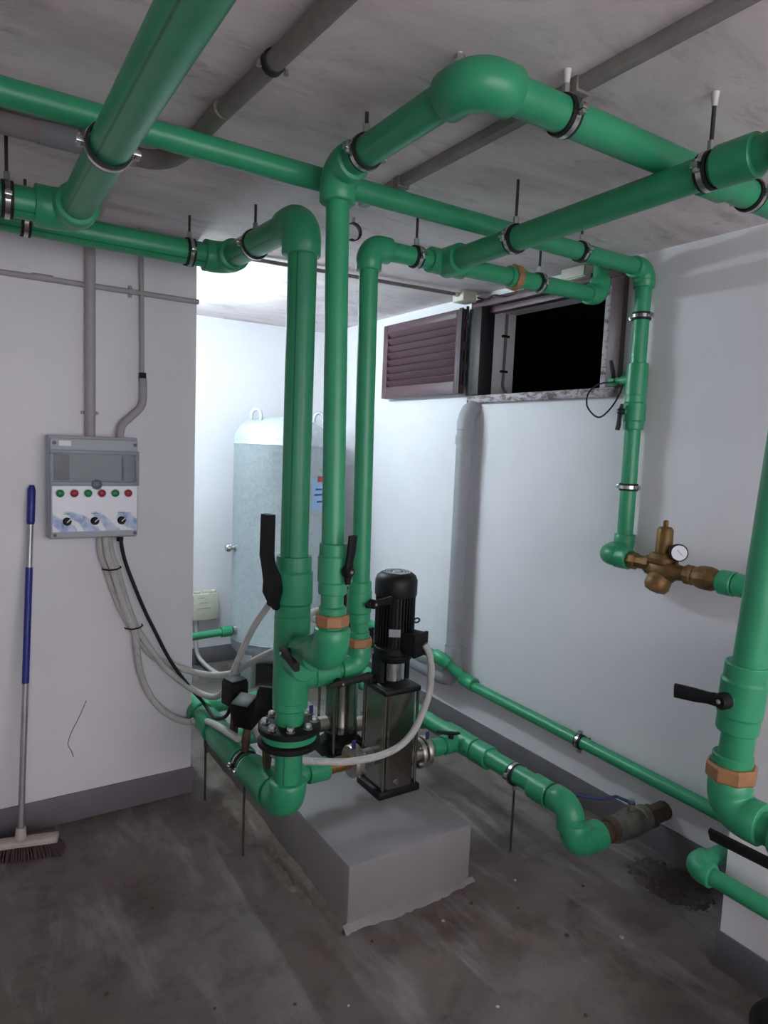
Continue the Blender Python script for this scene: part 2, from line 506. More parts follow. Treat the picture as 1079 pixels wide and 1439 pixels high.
# ------------------------------------------------------------------ window
t = thing('window_1', 'open brown metal ventilation window in the right wall', 'window', (XR, 2.4, 1.85))
t['kind'] = 'structure'
FX = XR - 0.03
for nm, a in (('frame_bottom', (FX, XR + .05, WY0 - .05, WY1 + .04, 1.845, WZ0)),):
    obj(nm, bb(*a, bev=0.003), 'flaked_paint', t)
obj('frame_top', bb(FX, XR + .05, WY0 - .05, WY1 + .04, WZ1, WZ1 + .04, bev=0.003), 'shutter_paint', t)
obj('frame_side', bb(FX, XR + .05, WY0 - .065, WY0, WZ0, WZ1, bev=0.003), 'shutter_paint', t)
obj('frame_side', bb(FX, XR + .05, WY1, WY1 + .05, WZ0, WZ1, bev=0.003), 'shutter_dark', t)
obj('frame_rebate', bb(XR - .02, XR + .055, WY0, WY0 + .035, WZ0, WZ1, bev=0.002), 'flaked_paint', t)
obj('frame_rebate', bb(XR + .01, XR + .055, WY0, WY1, WZ1 - .03, WZ1, bev=0.002), 'shutter_paint', t)
for k in range(4):
    z = WZ0 + .06 + k * .115
    obj('hinge', tube([(FX - .012, WY1 + .055, z), (FX - .012, WY1 + .055, z + .07)], 0.008, 10), 'shutter_dark', t)
# the leaf swung flat back against the wall
SY0, SY1, SZ0, SZ1, SX0, SX1 = 2.915, 3.70, 1.895, 2.35, XR - .065, XR - .03
lf = thing('louvre_shutter', 'brown louvred metal shutter leaf folded open against the wall', 'shutter', (SX0, 3.3, SZ0))
obj('stile', bb(SX0, SX1, SY0, SY0 + .05, SZ0, SZ1, bev=.004), 'shutter_paint', lf)
obj('stile', bb(SX0, SX1, SY1 - .05, SY1, SZ0, SZ1, bev=.004), 'shutter_paint', lf)
obj('rail', bb(SX0, SX1, SY0 + .05, SY1 - .05, SZ1 - .045, SZ1, bev=.004), 'shutter_paint', lf)
obj('rail', bb(SX0, SX1, SY0 + .05, SY1 - .05, SZ0, SZ0 + .07, bev=.004), 'shutter_paint', lf)
obj('back_panel', bb(SX1 - .006, SX1, SY0 + .05, SY1 - .05, SZ0 + .06, SZ1 - .04), 'shutter_dark', lf)
nsl = 8
for k in range(nsl):
    z = SZ0 + .09 + (SZ1 - SZ0 - .15) * k / (nsl - 1)
    obj('slat', box(((SX0 + SX1) / 2 - .004, (SY0 + SY1) / 2, z), (0.006, SY1 - SY0 - .1, 0.040), rot=Matrix.Rotation(math.radians(-38), 3, 'Y')), 'shutter_paint', lf)
obj('edge_strip', bb(SX0 - .012, SX0, SY0 - .012, SY0 + .012, SZ0, SZ1), 'shutter_dark', lf)
obj('leaf_edge', bb(XR - .045, XR + .05, WY1 - .065, WY1, WZ0, WZ1, bev=.003), 'shutter_dark', bpy.data.objects['window_1'])
# conduit clipped inside the opening
t = thing('reveal_conduit', 'thin grey conduit with black clips inside the window opening', 'conduit', (2.56, WY1, 1.9))
obj('conduit', tube([(2.585, WY1 - .01, 2.34), (2.58, WY1 - .01, 1.95), (2.60, WY1 - .03, 1.895)], 0.008, 8), 'old_conduit', t)
for z in (2.22, 2.03): obj('clip', box((2.58, WY1 - .012, z), (0.045, 0.016, 0.012)), 'black_plastic', t)

# ------------------------------------------------------------------ plinth
pl = thing('pump_plinth', 'grey painted concrete plinth under the pumps', 'plinth', (1.34, 2.5, 0))
obj('block', bb(1.075, 1.60, 1.785, 3.3, 0, 0.222, bev=0.014), 'plinth_paint', pl)
def fillet(p, q, out, n, seed):
    # crumbly mortar wedge along the foot of the plinth
    rnd = random.Random(seed); bm = bmesh.new(); p, q, out = V(p), V(q), V(out); rows = []; w, h = .026, .018
    for i in range(n + 1):
        c = p + (q - p) * i / n
        w = min(.034, max(.016, w + rnd.uniform(-.005, .005))); h = min(.026, max(.010, h + rnd.uniform(-.003, .003)))
        rows.append([bm.verts.new(c - out * .004 + V((0, 0, h))), bm.verts.new(c + out * w * .35 + V((0, 0, h * rnd.uniform(.55, .75)))), bm.verts.new(c + out * w * .75 + V((0, 0, h * .25))), bm.verts.new(c + out * w + V((0, 0, .0005)))])
    for i in range(n):
        for k in range(3): bm.faces.new((rows[i][k], rows[i][k + 1], rows[i + 1][k + 1], rows[i + 1][k]))
    return bm
obj('base_fillet', fillet((1.06, 1.785, 0), (1.615, 1.785, 0), (0, -1, 0), 60, 3), 'plinth_side', pl, 60)
obj('base_fillet', fillet((1.075, 1.785, 0), (1.075, 3.2, 0), (-1, 0, 0), 110, 4), 'rough_mortar', pl, 60)

# ------------------------------------------------------------------ pipework kit
X, Y, Z = V((1, 0, 0)), V((0, 1, 0)), V((0, 0, 1))
class Run:
    def __init__(s, name, label, cat, loc, group='green plastic water pipes'):
        s.t = thing(name, label, cat, loc, group)
    def pipe(s, p, q, r, seg=28):
        return obj('pipe', tube([p, q], r, seg), 'green_pipe' if r > .04 else 'green_pipe_plain', s.t)
    def elbow(s, c, d1, d2, r, k=1.30, L=None):
        c, d1, d2 = V(c), V(d1).normalized(), V(d2).normalized()
        ro = r * k; L = L or r * 2.0
        b_ = ro * 1.03
        ch = r * .06
        path = [c + d1 * L, c + d1 * (L - ch), c + d1 * b_]; rad = [ro - ch, ro, ro]
        n = 8
        if abs(d1.dot(d2)) < 0.05:
            cc = c + (d1 + d2) * b_
            for i in range(1, n):
                a = math.pi / 2 * i / n
                path.append(cc - d2 * b_ * math.cos(a) - d1 * b_ * math.sin(a)); rad.append(ro)
        else:
            p0, p2 = c + d1 * b_, c + d2 * b_
            for i in range(1, n):
                u = i / n
                path.append(p0 * (1 - u) ** 2 + c * 2 * u * (1 - u) + p2 * u * u); rad.append(ro)
        path += [c + d2 * b_, c + d2 * (L - ch), c + d2 * L]; rad += [ro, ro, ro - ch]
        o = obj('elbow', tube(path, rad, 28), 'green_fitting', s.t, 50)
        return o
    def coupling(s, c, ax, r, L, k=1.28, name='coupling', mat='green_fitting', seg=28):
        ro = r * k; h = L / 2; e = r * .08
        return obj(name, lathe([(ro - e, -h), (ro, -h + e), (ro, h - e), (ro - e, h)], c, ax, seg), mat, s.t)
    def tee(s, c, ax, br, r, rb=None, k=1.28, L=None, Lb=None):
        rb = rb or r; L = L or 2.0 * r; Lb = Lb or r * k + 1.0 * rb
        e = r * .08; ro = r * k
        bm = lathe([(ro - e, -L), (ro, -L + e), (ro, L - e), (ro - e, L)], c, ax, 28)
        for b_ in (br if isinstance(br, list) else [br]):
            lathe([(rb * k, 0), (rb * k, Lb - e), (rb * k - e, Lb)], c, b_, 28, bm)
        return obj('tee', bm, 'green_fitting', s.t)
    def union(s, c, ax, r, w=None, mat='bronze_ring'):
        w = w or r * 0.85
        h = w / 2
        o = obj('union_nut', lathe([(r * 1.42, -h), (r * 1.55, -h * .7), (r * 1.55, h * .7), (r * 1.42, h)], c, ax, 8), mat, s.t, 25)
        s.coupling(V(c) + V(ax) * (h + r * .3), ax, r, r * .7, 1.22, 'union_end')
        s.coupling(V(c) - V(ax) * (h + r * .3), ax, r, r * .7, 1.22, 'union_end')
        return o
    def valve(s, c, ax, r, stem, lever, llen=0.11, k=1.42, w=0.024, off=0.02, tail=0.025, shape=0):
        c, ax, stem, lever = V(c), V(ax).normalized(), V(stem).normalized(), V(lever).normalized()
        ro = r * k; rs = r * 1.27
        h = r * 1.25
        prof = [(rs - .002, -h - r * 1.0), (rs, -h - r * .9), (rs, -h), (ro, -h * .86), (ro, h * .86), (rs, h), (rs, h + r * .9), (rs - .002, h + r * 1.0)]
        o = obj('valve_body', lathe(prof, c, ax, 28), 'green_fitting', s.t, 25)
        p = c + stem * (ro + .014)
        obj('stem', tube([c + stem * ro * .8, p], r * .42, 14), 'green_fitting', o)
        wd = stem.cross(lever)
        bm = lathe([(w * .62, -.008), (w * .62, .010), (w * .45, .016)], p, stem, 14)
        if shape == 0:
            path = [p - lever * tail + stem * .002, p + stem * .004, p + lever * .03 + stem * .006, p + lever * (.055) + stem * off, p + lever * llen + stem * (off + .004)]
            bar(path, [w * .55, w, w * .85, w, w * 1.05], [.008, .016, .012, .013, .012], wd, bm)
        else:
            path = [p - lever * .06 - stem * .012, p - lever * .035 + stem * .0, p + stem * .006, p + lever * .04 + stem * .010, p + lever * .085 + stem * .026, p + lever * .12 + stem * .034, p + lever * llen + stem * .036]
            bar(path, [w * .5, w * .8, w * 1.25, w * 1.1, w * .95, w, w * 1.0], [.016, .03, .05, .045, .034, .034, .032], wd, bm)
        obj('lever', bm, 'black_plastic', o)
        obj('screw', lathe([(.005, 0), (.005, .004), (.003, .006)], p + stem * .014, stem, 10), 'zinc', o)
        return o

def clamp(c, ax, r, label, rod_to=None, rod_dir=(0, 0, 1), cat='pipe clamp', plug=False, gap=False, rodmat='dark_rod'):
    """pipe clamp with rubber liner, two screw lugs and a threaded rod"""
    c, ax, rd = V(c), V(ax).normalized(), V(rod_dir).normalized()
    t = thing('pipe_clamp', label, cat, c, 'pipe clamps')
    obj('rubber_liner', annulus(r, r + .0055, .030, c, ax), 'black_rubber', t)
    obj('band', annulus(r + .003, r + .0075, .013, c, ax), 'steel', t)
    side = ax.cross(rd).normalized()
    m = Matrix((side, ax, rd)).transposed()
    for s in (-1, 1):
        q = c + side * s * (r + .014)
        lug = obj('lug', box(q, (.018, .018, .012), bev=.001, rot=m), 'steel', t)
        obj('screw', lathe([(.004, -.013), (.004, .008), (.007, .008), (.007, .014), (.004, .015)], q, -rd, 8), 'zinc', lug)
    if rod_to is not None:
        e = c + rd * rod_to
        obj('rod', tube([c + rd * (r + .004), e], .0048, 10), rodmat, t)
        obj('nut', lathe([(.009, 0), (.009, .022)], c + rd * (r + .006), rd, 6), 'zinc', t)
        if plug: obj('plug', lathe([(.0062, -.03), (.0085, -.006), (.0095, 0)], e, rd, 10), 'white_plaster_plug', t)
    return t

# --- riser A: header along the left wall, drop to the flange
R9 = .045
P3Y, P3Z, AX_, AY_ = 2.60, 2.288, 0.925, 1.95
ra = Run('riser_pipe', 'thickest green riser with black flange, fed from the header along the left wall', 'pipe', (AX_, AY_, .64))
ra.pipe((-1.3, P3Y, P3Z), (AX_ - .05, P3Y, P3Z), R9)
ra.elbow((AX_ - .012, P3Y, P3Z), -X, -Y, R9)
ra.pipe((AX_ - .012, P3Y - .05, P3Z), (AX_, AY_ + .05, 2.28), R9)
ra.elbow((AX_, AY_ + .01, 2.275), Y, -Z, R9, 1.34, .105)
ra.pipe((AX_, AY_, 2.22), (AX_, AY_, .70), R9)
ra.valve((AX_, AY_, 1.135), Z, R9, (-1, -.25, -.05), (.02, 0, 1), .245, 1.40, .046, 0.0, .03, 1)
tA = ra.tee((AX_, AY_, .90), Z, -Y, R9, .0375, 1.30, .145, .105)
obj('tee_branch', lathe([(.0315 * 1.28, 0), (.0315 * 1.28, .095), (.0315 * 1.22, .098)], (AX_, AY_, .828), X, 26), 'green_fitting', ra.t)
ra.coupling((AX_, AY_, .745), Z, R9, .03, 1.28)
ra.coupling((AX_, AY_, .690), Z, R9, .09, 1.05, 'stub_end')
# flange pair
for z in (.668, .620):
    obj('flange_ring', lathe([(.05, -.012), (.098, -.012), (.103, -.007), (.103, .008), (.096, .013), (.05, .013)], (AX_, AY_, z), Z, 36), 'black_plastic', ra.t)
obj('gasket', lathe([(.09, -.011), (.09, .011)], (AX_, AY_, .644), Z, 32), 'green_fitting', ra.t)
for k in range(8):
    a = math.radians(22.5 + 45 * k)
    p = V((AX_ + .081 * math.cos(a), AY_ + .081 * math.sin(a), .644))
    bt = obj('bolt', tube([p - Z * .05, p + Z * .045], .005, 8), 'zinc', ra.t)
    obj('bolt_head', lathe([(.012, .037), (.012, .050), (.009, .054)], p, Z, 6), 'steel', bt)
    obj('washer', lathe([(.014, .036), (.014, .038)], p, Z, 12), 'zinc', bt)

# --- discharge manifold below the flange
MZ = .372
mf = Run('discharge_manifold', 'low green manifold along the plinth left of the pumps', 'pipe', (AX_, 2.4, MZ))
mf.pipe((AX_, AY_, .61), (AX_, AY_, .45), R9)
mf.elbow((AX_, AY_, .395), Z, Y, R9, 1.36, .088)
mf.pipe((AX_, 2.0, .39), (AX_, 2.18, .382), R9)
mf.tee((AX_, 2.175, .378), Y, X, R9, .0315, 1.28, .10, .09)
mf.pipe((AX_, 2.25, .376), (AX_, 3.15, MZ), R9)
mf.coupling((AX_, 2.42, .374), Y, R9, .13)
mf.tee((AX_, 2.55, MZ), Y, X, R9, .0315, 1.28, .08, .09)
mf.coupling((AX_, 2.74, MZ), Y, R9, .12)
mf.pipe((AX_ + .05, 2.175, .368), (1.165, 2.175, .362), .0315)
mf.coupling((1.06, 2.175, .366), X, .0315, .075, 1.26)
mf.coupling((1.152, 2.175, .362), X, .0315, .085, 1.36)
mf.pipe((AX_ + .05, 2.55, MZ), (1.17, 2.55, MZ), .0315)
mf.coupling((1.155, 2.55, MZ), X, .0315, .08, 1.36)
mf.pipe((AX_, 3.1, MZ), (AX_, 3.45, MZ), R9)
mf.coupling((AX_, 3.46, MZ), Y, R9, .05, 1.3, 'end_cap')
mf.tee((AX_, 2.93, MZ), Y, X, R9, .0315, 1.28, .08, .09)
mf.pipe((AX_ + .05, 2.93, MZ), (1.42, 2.93, .378), .0315)
mf.coupling((1.40, 2.93, .378), X, .0315, .06, 1.36)
# supports of the manifold
for (y, lb) in ((2.335, 'floor rod clamp under the manifold beside the plinth'), (2.80, 'floor rod clamp under the manifold at the wall corner')):
    clamp((AX_, y, .374), Y, R9, lb, .374, (0, 0, -1), plug=False)
clamp((AX_, 2.28, .377), Y, R9, 'rodless clamp band on the manifold next to the brass stem')

# --- riser B with its ceiling loop
R6 = .0315; R7 = .0375
BX, BYt, BYb = 0.888, 1.665, 1.615
rb = Run('riser_pipe', 'middle green riser that loops along the ceiling out to the right', 'pipe', (BX, BYb, 1.0))
rb.elbow((BX, BYb + .0, 1.005), Y, Z, R7, 1.34, .085)
rb.pipe((BX, BYb + .05, 1.005), (AX_ - .01, AY_ - .08, .955), R7)
rb.coupling((AX_ - .01, 1.80, .962), Y, R7, .085, 1.26)
rb.union((BX, BYb, 1.112), Z, R6, .034)
rb.pipe((BX, BYb, 1.06), (BX, BYt, 2.28), R6)
rb.valve((BX, BYb + .005, 1.255), Z, R6, (.25, -.97, 0), (0, 0, 1), .10, 1.36, .026, .012, .035)
bv = Run('branch_lever', 'small black lever on the branch in front of the thickest riser', 'valve lever', (.84, 1.80, .95), 'black valve levers')
p = V((.856, 1.845, .957))
bm = lathe([(.012, -.03), (.012, .006), (.009, .010)], p, (-1, 0, 0), 12)
bar([p + V((-.004, .025, .004)), p + V((-.008, -.005, .001)), p + V((-.012, -.05, -.004)), p + V((-.018, -.115, -.010))], [.014, .028, .022, .026], [.014, .022, .018, .020], (0, .1, 1), bm)
obj('lever', bm, 'black_plastic', bv.t); obj('screw', lathe([(.005, 0), (.004, .004)], p + V((-.018, -.004, 0)), (-1, 0, 0), 8), 'zinc', bv.t)
P5Z = 2.325
rb.elbow((BX, BYt, P5Z), -Z, -Y, R7, 1.30, .085)
rb.pipe((BX, BYt - .05, P5Z), (BX, 1.16, P5Z), R7)
rb.elbow((BX, 1.10, P5Z), Y, X, R7, 1.32, .092)
rb.pipe((BX + .06, 1.10, P5Z), (3.0 - 1.0, 1.10, P5Z), R7)
rb.coupling((1.70, 1.10, P5Z), X, R7, .09, 1.25)

# --- riser C and the line along to the window
CX, CY, P6Z = 1.160, 1.945, 2.238
rc = Run('riser_pipe', 'thinner green riser at right whose top turns towards the window', 'pipe', (CX, CY, .83))
rc.pipe((AX_ + .07, CY, .826), (CX - .03, CY, .836), R6)
rc.coupling((1.045, CY, .830), X, R6, .085, 1.30)
rc.elbow((CX + .018, CY, .838), -X, Z, R6, 1.32, .075)
rc.union((CX + .014, CY, .925), Z, R6, .032)
rc.pipe((CX + .018, CY, .88), (CX, CY, 2.19), R6)
rc.valve((CX + .012, CY, 1.065), Z, R6, (.35, -.94, 0), (.94, .35, .03), .085, 1.36, .026, .012, .035)
bv = Run('branch_lever', 'long black lever in front of the second pump on the lower branch', 'valve lever', (1.08, 1.88, .80), 'black valve levers')
p = V((1.075, 1.885, .812))
bm = lathe([(.013, -.03), (.013, .008), (.009, .012)], p, (0, -1, .1), 12)
bar([p + V((-.05, .004, -.010)), p + V((-.02, -.006, .0)), p + V((0, -.010, .002)), p + V((.04, -.016, .006)), p + V((.105, -.022, .015))], [.008, .02, .024, .022, .024], [.008, .012, .014, .012, .012], (0, .2, 1), bm)
obj('lever', bm, 'black_plastic', bv.t); obj('screw', lathe([(.005, 0), (.004, .004)], p + V((0, -.016, 0)), (0, -1, 0), 8), 'zinc', bv.t)
rc.elbow((CX, CY, P6Z), -Z, X, R6, 1.34, .075)
rc.pipe((CX + .05, CY, P6Z), (2.26, CY, P6Z + .012), R6)
rc.tee((1.475, CY, P6Z + .004), X, -Y, R6, R7, 1.36, .075, .085)
rc.union((1.80, CY, P6Z + .008), X, R6, .03)
rc.elbow((2.275, CY, P6Z + .012), -X, Z, R6, 1.32, .07)
rc.pipe((2.275, CY, P6Z + .06), (2.275, CY, ZC), R6)

# --- line from the tee to the camera-side drop at the right
RX, RY = 1.465, 0.785
rr = Run('drop_pipe', 'near green pipe crossing the ceiling and dropping at the right edge', 'pipe', (RX, RY, .8))
RT = .705
rr.pipe((1.475, CY - .07, P6Z + .004), (RX, RT + .06, 2.252), R7)
rr.coupling((RX, .895, 2.25), Y, R7, .09, 1.25)
rr.elbow((RX, RT, 2.252), Y, -Z, R7, 1.34, .10)
rr.pipe((RX, RT, 2.20), (RX, RY, .86), .035)
rr.valve((RX, RY - .008, 1.078), (0, -.058, 1), .035, (-.98, .1, 0), (-.1, .98, -.06), .10, 1.36, .030, .010, .012)
rr.union((RX, RY, .905), Z, .035, .036)
rr.elbow((RX, RY, .815), Z, -Y, .035, 1.34, .08)
rr.pipe((RX, RY - .05, .812), (RX, -.25, .80), .035)
rr.valve((RX, .60, .81), Y, .035, (-.75, 0, -.35), (0, 1, 0), .18, 1.36, .03, .012, .05)

# --- line P4 along the ceiling and down the right wall
P4Y, P4Z, VX = 1.785, 2.338, 2.345
p4 = Run('ceiling_pipe', 'long green pipe crossing under the ceiling and dropping beside the window', 'pipe', (VX, P4Y, 1.2))
p4.pipe((-1.4, P4Y, P4Z), (VX - .04, P4Y, P4Z), R6)
p4.elbow((VX, P4Y, P4Z), -X, -Z, R6, 1.32, .072)
p4.pipe((VX, P4Y, 2.29), (VX, P4Y, 1.25), R6)
p4.tee((VX, P4Y, 1.905), Z, Y, R6, .02, 1.34, .065, .065)
o = p4.valve((VX, P4Y, 1.775), Z, R6, (-1, .35, 0), (0, .05, -1), .075, 1.4, .022, .006, .03)
p4.pipe((VX, P4Y + .06, 1.905), (VX, P4Y + .125, 1.905), .013)
p4.coupling((VX, P4Y + .115, 1.905), Y, .013, .03, 1.5)
lv = obj('tap_lever', bar([(VX - .03, P4Y + .09, 1.915), (VX - .045, P4Y + .085, 1.94), (VX - .05, P4Y + .095, 1.985)], [.016, .018, .016], [.01, .01, .008], (0, 1, 0)), 'black_plastic', p4.t)
p4.elbow((VX, P4Y, 1.205), Z, -X, R6, 1.32, .07)
DX = 2.235
p4.elbow((DX, P4Y, 1.20), X, -Y, R6, 1.34, .07)
p4.coupling((DX, P4Y - .085, 1.195), -Y, R6, .06, 1.34)
p4.pipe((VX - .04, P4Y, 1.205), (DX + .03, P4Y, 1.20), R6)
p4.pipe((DX, 1.305, 1.178), (DX, .40, 1.178), R6)
p4.coupling((DX, 1.27, 1.178), Y, R6, .05, 1.36)
p4.coupling((DX, 1.215, 1.178), Y, R6, .055, 1.25)
p4.valve((DX, 1.02, 1.178), Y, R6, (-.2, .1, 1), (.0, 1, .55), .13, 1.36, .035, .02, .02)

# --- brass pressure reducer
pr = thing('pressure_reducer', 'brass pressure reducing valve with round gauge on the right wall', 'valve', (DX, 1.5, 1.18))
def L_(name, prof, c, ax, mat='old_brass', seg=24, sm=35, par=None): return obj(name, lathe(prof, c, ax, seg), mat, par or pr, sm)
L_('inlet_union', [(.030, 0), (.034, .004), (.034, .03), (.026, .036), (.026, .075), (.034, .08), (.034, .10), (.028, .105)], (DX, 1.672, 1.192), -Y, seg=8, sm=25)
L_('body', [(.026, -.075), (.030, -.05), (.046, -.03), (.050, 0), (.046, .03), (.030, .05), (.026, .085)], (DX, 1.515, 1.180), -Y)
L_('bonnet_flange', [(.034, 0), (.052, .012), (.054, .03), (.044, .045), (.030, .05)], (DX, 1.525, 1.195), Z)
L_('spring_housing', [(.031, .045), (.031, .05), (.029, .135), (.022, .145)], (DX, 1.525, 1.195), Z)
L_('adjusting_screw', [(.010, .14), (.010, .165), (.006, .17)], (DX, 1.525, 1.195), Z, seg=8)
L_('bowl', [(.030, .0), (.044, .03), (.046, .06), (.036, .078), (.012, .084)], (DX - .01, 1.515, 1.175), (-.35, .15, -1))
L_('outlet_union', [(.026, 0), (.036, .006), (.036, .03), (.030, .035), (.038, .05), (.043, .07), (.043, .10), (.036, .118), (.030, .125)], (DX, 1.43, 1.180), -Y, seg=12, sm=25)
gd = V((-.62, -.72, .08)).normalized(); gp = V((DX - .015, 1.455, 1.255))
ga = L_('gauge', [(.010, -.03), (.010, -.012), (.030, -.012), (.032, -.008), (.032, .010), (.028, .012)], gp, gd, 'black_paint', 24)
obj('dial', lathe([(.0275, .0115), (.0275, .0128)], gp, gd, 24), 'white_dial', ga)
gx, gy, _ = frame_from(gd)
obj('needle', bar([gp + gd * .0135 - gx * .008 + gy * .01, gp + gd * .0135 + gx * .014 - gy * .012], [.002, .001], [.001, .001], gd.cross(gx)), 'black_paint', ga)
obj('gauge_stem', tube([gp - gd * .012 - Z * .02, gp - gd * .02 - Z * .06], .008, 10), 'old_brass', pr)

# --- small pipe low on the right wall, stepping round the projection
R32 = .0315; LZ, LX = .325, 2.335
lp = Run('wall_pipe', 'slim green pipe running low along the right wall', 'pipe', (LX, 2.0, LZ))
lp.pipe((LX, 2.66, LZ + .012), (LX, 1.16, LZ - .012), .027)
A_ = V((LX, 2.70, LZ + .02)); B_ = V((2.25, 2.84, LZ + .125))
lp.elbow(A_, -Y, (B_ - A_), .027, 1.36, .05)
lp.elbow(B_, (A_ - B_), Y, .027, 1.36, .05)
lp.pipe(A_, B_, .027)
lp.pipe(B_, (2.25, 4.2, LZ + .135), .027)
lp.elbow((LX, 1.125, LZ - .012), Y, -X, .027, 1.34, .06)
lp.pipe((LX - .04, 1.125, LZ - .012), (1.97, 1.125, LZ + .005), .027)
lp.elbow((1.935, 1.125, LZ + .005), X, -Y, .027, 1.36, .062)
lp.pipe((1.935, 1.09, LZ + .005), (1.935, -.6, LZ + .01), .027)
clamp((LX, 1.93, LZ), Y, .027, 'small clamp fixing the slim pipe low on the right wall', .065, (1, 0, 0), plug=False)

# --- suction header on the right of the plinth
SXh, SZh = 1.862, .325
sh = Run('suction_header', 'green suction header right of the plinth ending in a double elbow', 'pipe', (SXh, 1.9, SZh))
sh.pipe((SXh, 3.05, SZh), (SXh, 1.63, SZh + .005), R7)
sh.tee((SXh, 2.185, SZh), Y, -X, R7, R6, 1.32, .10, .10)
sh.coupling((SXh, 2.035, SZh), Y, R7, .085, 1.30)
sh.tee((SXh, 2.55, SZh), Y, -X, R7, R6, 1.32, .10, .10)
sh.coupling((SXh, 1.70, SZh), Y, R7, .09, 1.30)
sh.elbow((SXh, 1.555, SZh + .005), Y, -Z, .042, 1.18, .085)
sh.elbow((SXh + .005, 1.54, .195), Z, X, .042, 1.22, .088)
sh.coupling((SXh + .115, 1.54, .193), X, .042, .06, 1.30)
sh.pipe((SXh, 1.548, .30), (SXh, 1.545, .22), .042)
sh.pipe((SXh, 2.185, SZh), (1.675, 2.185, SZh), R6)
sh.coupling((1.725, 2.185, SZh), X, R6, .05, 1.2)
sh.pipe((SXh, 2.55, SZh), (1.655, 2.55, SZh), R6)
sh.elbow((SXh, 3.08, SZh), -Y, X, R7)
p = V((1.79, 2.165, SZh + .055))
obj('lever', bar([p + V((.03, -.02, .004)), p, p + V((-.06, .02, .012))], [.014, .022, .02], [.008, .014, .01], (.3, .95, 0), lathe([(.012, -.02), (.012, .006)], p, Z, 12)), 'black_plastic', sh.t)
clamp((SXh, 1.845, SZh), Y, R7, 'floor rod clamp under the suction header right of the plinth', SZh, (0, 0, -1), plug=False)

# brass nipple and ball valve where the suction enters the wall
wv_ = thing('wall_ball_valve', 'old nickel ball valve with brass nipple at the foot of the right wall', 'valve', (2.2, 1.54, .16))
L_('brass_nipple', [(.034, 0), (.042, .004), (.042, .035), (.034, .04), (.034, .055), (.044, .058), (.044, .085), (.036, .09)], (2.00, 1.54, .190), X, 'dirty_brass', 12, 25, wv_)
L_('valve_body', [(.040, 0), (.050, .004), (.050, .035), (.044, .045), (.054, .07), (.056, .10), (.054, .13), (.044, .15), (.050, .155), (.050, .185), (.040, .19)], (2.085, 1.54, .186), X, 'old_cast', 20, 30, wv_)
L_('brass_tail', [(.040, 0), (.046, .005), (.046, .04), (.038, .05), (.038, .13)], (2.275, 1.54, .180), X, 'dirty_brass', 12, 25, wv_)
st = obj('stem', tube([(2.185, 1.54, .22), (2.185, 1.54, .265)], .014, 12), 'cast_nickel', wv_)
obj('lever', bar([(2.195, 1.53, .268), (2.18, 1.55, .27), (2.15, 1.585, .282), (2.12, 1.62, .262), (2.05, 1.71, .255)], [.02, .024, .02, .02, .022], [.006] * 5, (.75, .66, 0)), 'blue_dark', wv_)
obj('nut', lathe([(.012, 0), (.012, .012)], (2.185, 1.54, .27), Z, 6), 'zinc', st)

# --- big header pipe over the camera, from the left
rp = Run('main_pipe', 'thick green pipe coming overhead towards the viewer at top left', 'pipe', (.32, 2.23, 2.24))
HX, HY, HZ = .316, 2.225, 2.238
rp.pipe((-1.4, HY, HZ), (HX - .05, HY, HZ), R9)
rp.elbow((HX, HY, HZ), -X, -Y, R9, 1.3, .10)
rp.pipe((HX, HY - .06, HZ), (HX - .012, -.9, HZ - .012), R9)

# --- feed stub of the tank
tk = Run('tank_pipe', 'short thin green pipe entering the side of the tank', 'pipe', (1.5, 4.1, .36))
tk.pipe((0.9, 4.12, .335), (1.50, 4.12, .36), .024)
tk.coupling((1.485, 4.12, .36), X, .024, .07, 1.45)

# ------------------------------------------------------------------ clamps and rods
def up_clamp(c, ax, r, lb, **k): return clamp(c, ax, r, lb, ZC - c[2], **k)
up_clamp((.768, P3Y, P3Z), X, R9, 'hanger clamp on the left header nearest the alcove opening')
up_clamp((.226, P3Y, P3Z), X, R9, 'hanger clamp on the rear left header behind the thick pipe')
up_clamp((.148, HY, HZ), X, R9, 'hanger clamp at the left picture edge on the front header')
up_clamp((AX_ - .005, 2.33, 2.285), Y, R9, 'hanger clamp just behind the top elbow of the thickest riser')
clamp((HX - .006, 1.66, HZ - .006), Y, R9, 'large hanger clamp on the thick pipe coming overhead')
up_clamp((BX, 1.525, P5Z), Y, R7, 'hanger clamp just in front of the middle riser top')
up_clamp((1.135, 1.10, P5Z), X, R7, 'hanger clamp right of the highest ceiling elbow', plug=True)
up_clamp((1.87, 1.10, P5Z), X, R7, 'hanger clamp at the right picture edge on the far ceiling pipe')
up_clamp((1.472, 1.60, 2.245), Y, R7, 'hanger clamp in the middle of the near ceiling crossing pipe')
up_clamp((1.466, .965, 2.25), Y, R7, 'hanger clamp on the near crossing pipe close to its coupling', plug=True)
up_clamp((1.345, CY, P6Z + .002), X, R6, 'hanger clamp between the thinner riser top and the tee')
up_clamp((1.925, CY, P6Z + .01), X, R6, 'hanger clamp right of the bronze union near the window')
up_clamp((1.97, P4Y, P4Z), X, R6, 'hanger clamp on the long ceiling pipe close to the right wall')
clamp((VX, P4Y, 2.155), Z, R6, 'wall clamp beside the window on the dropping pipe', XR - VX, (1, 0, 0), plug=False)
clamp((VX, P4Y, 1.47), Z, R6, 'wall clamp above the pressure reducer on the dropping pipe', XR - VX, (1, 0, 0), plug=False)
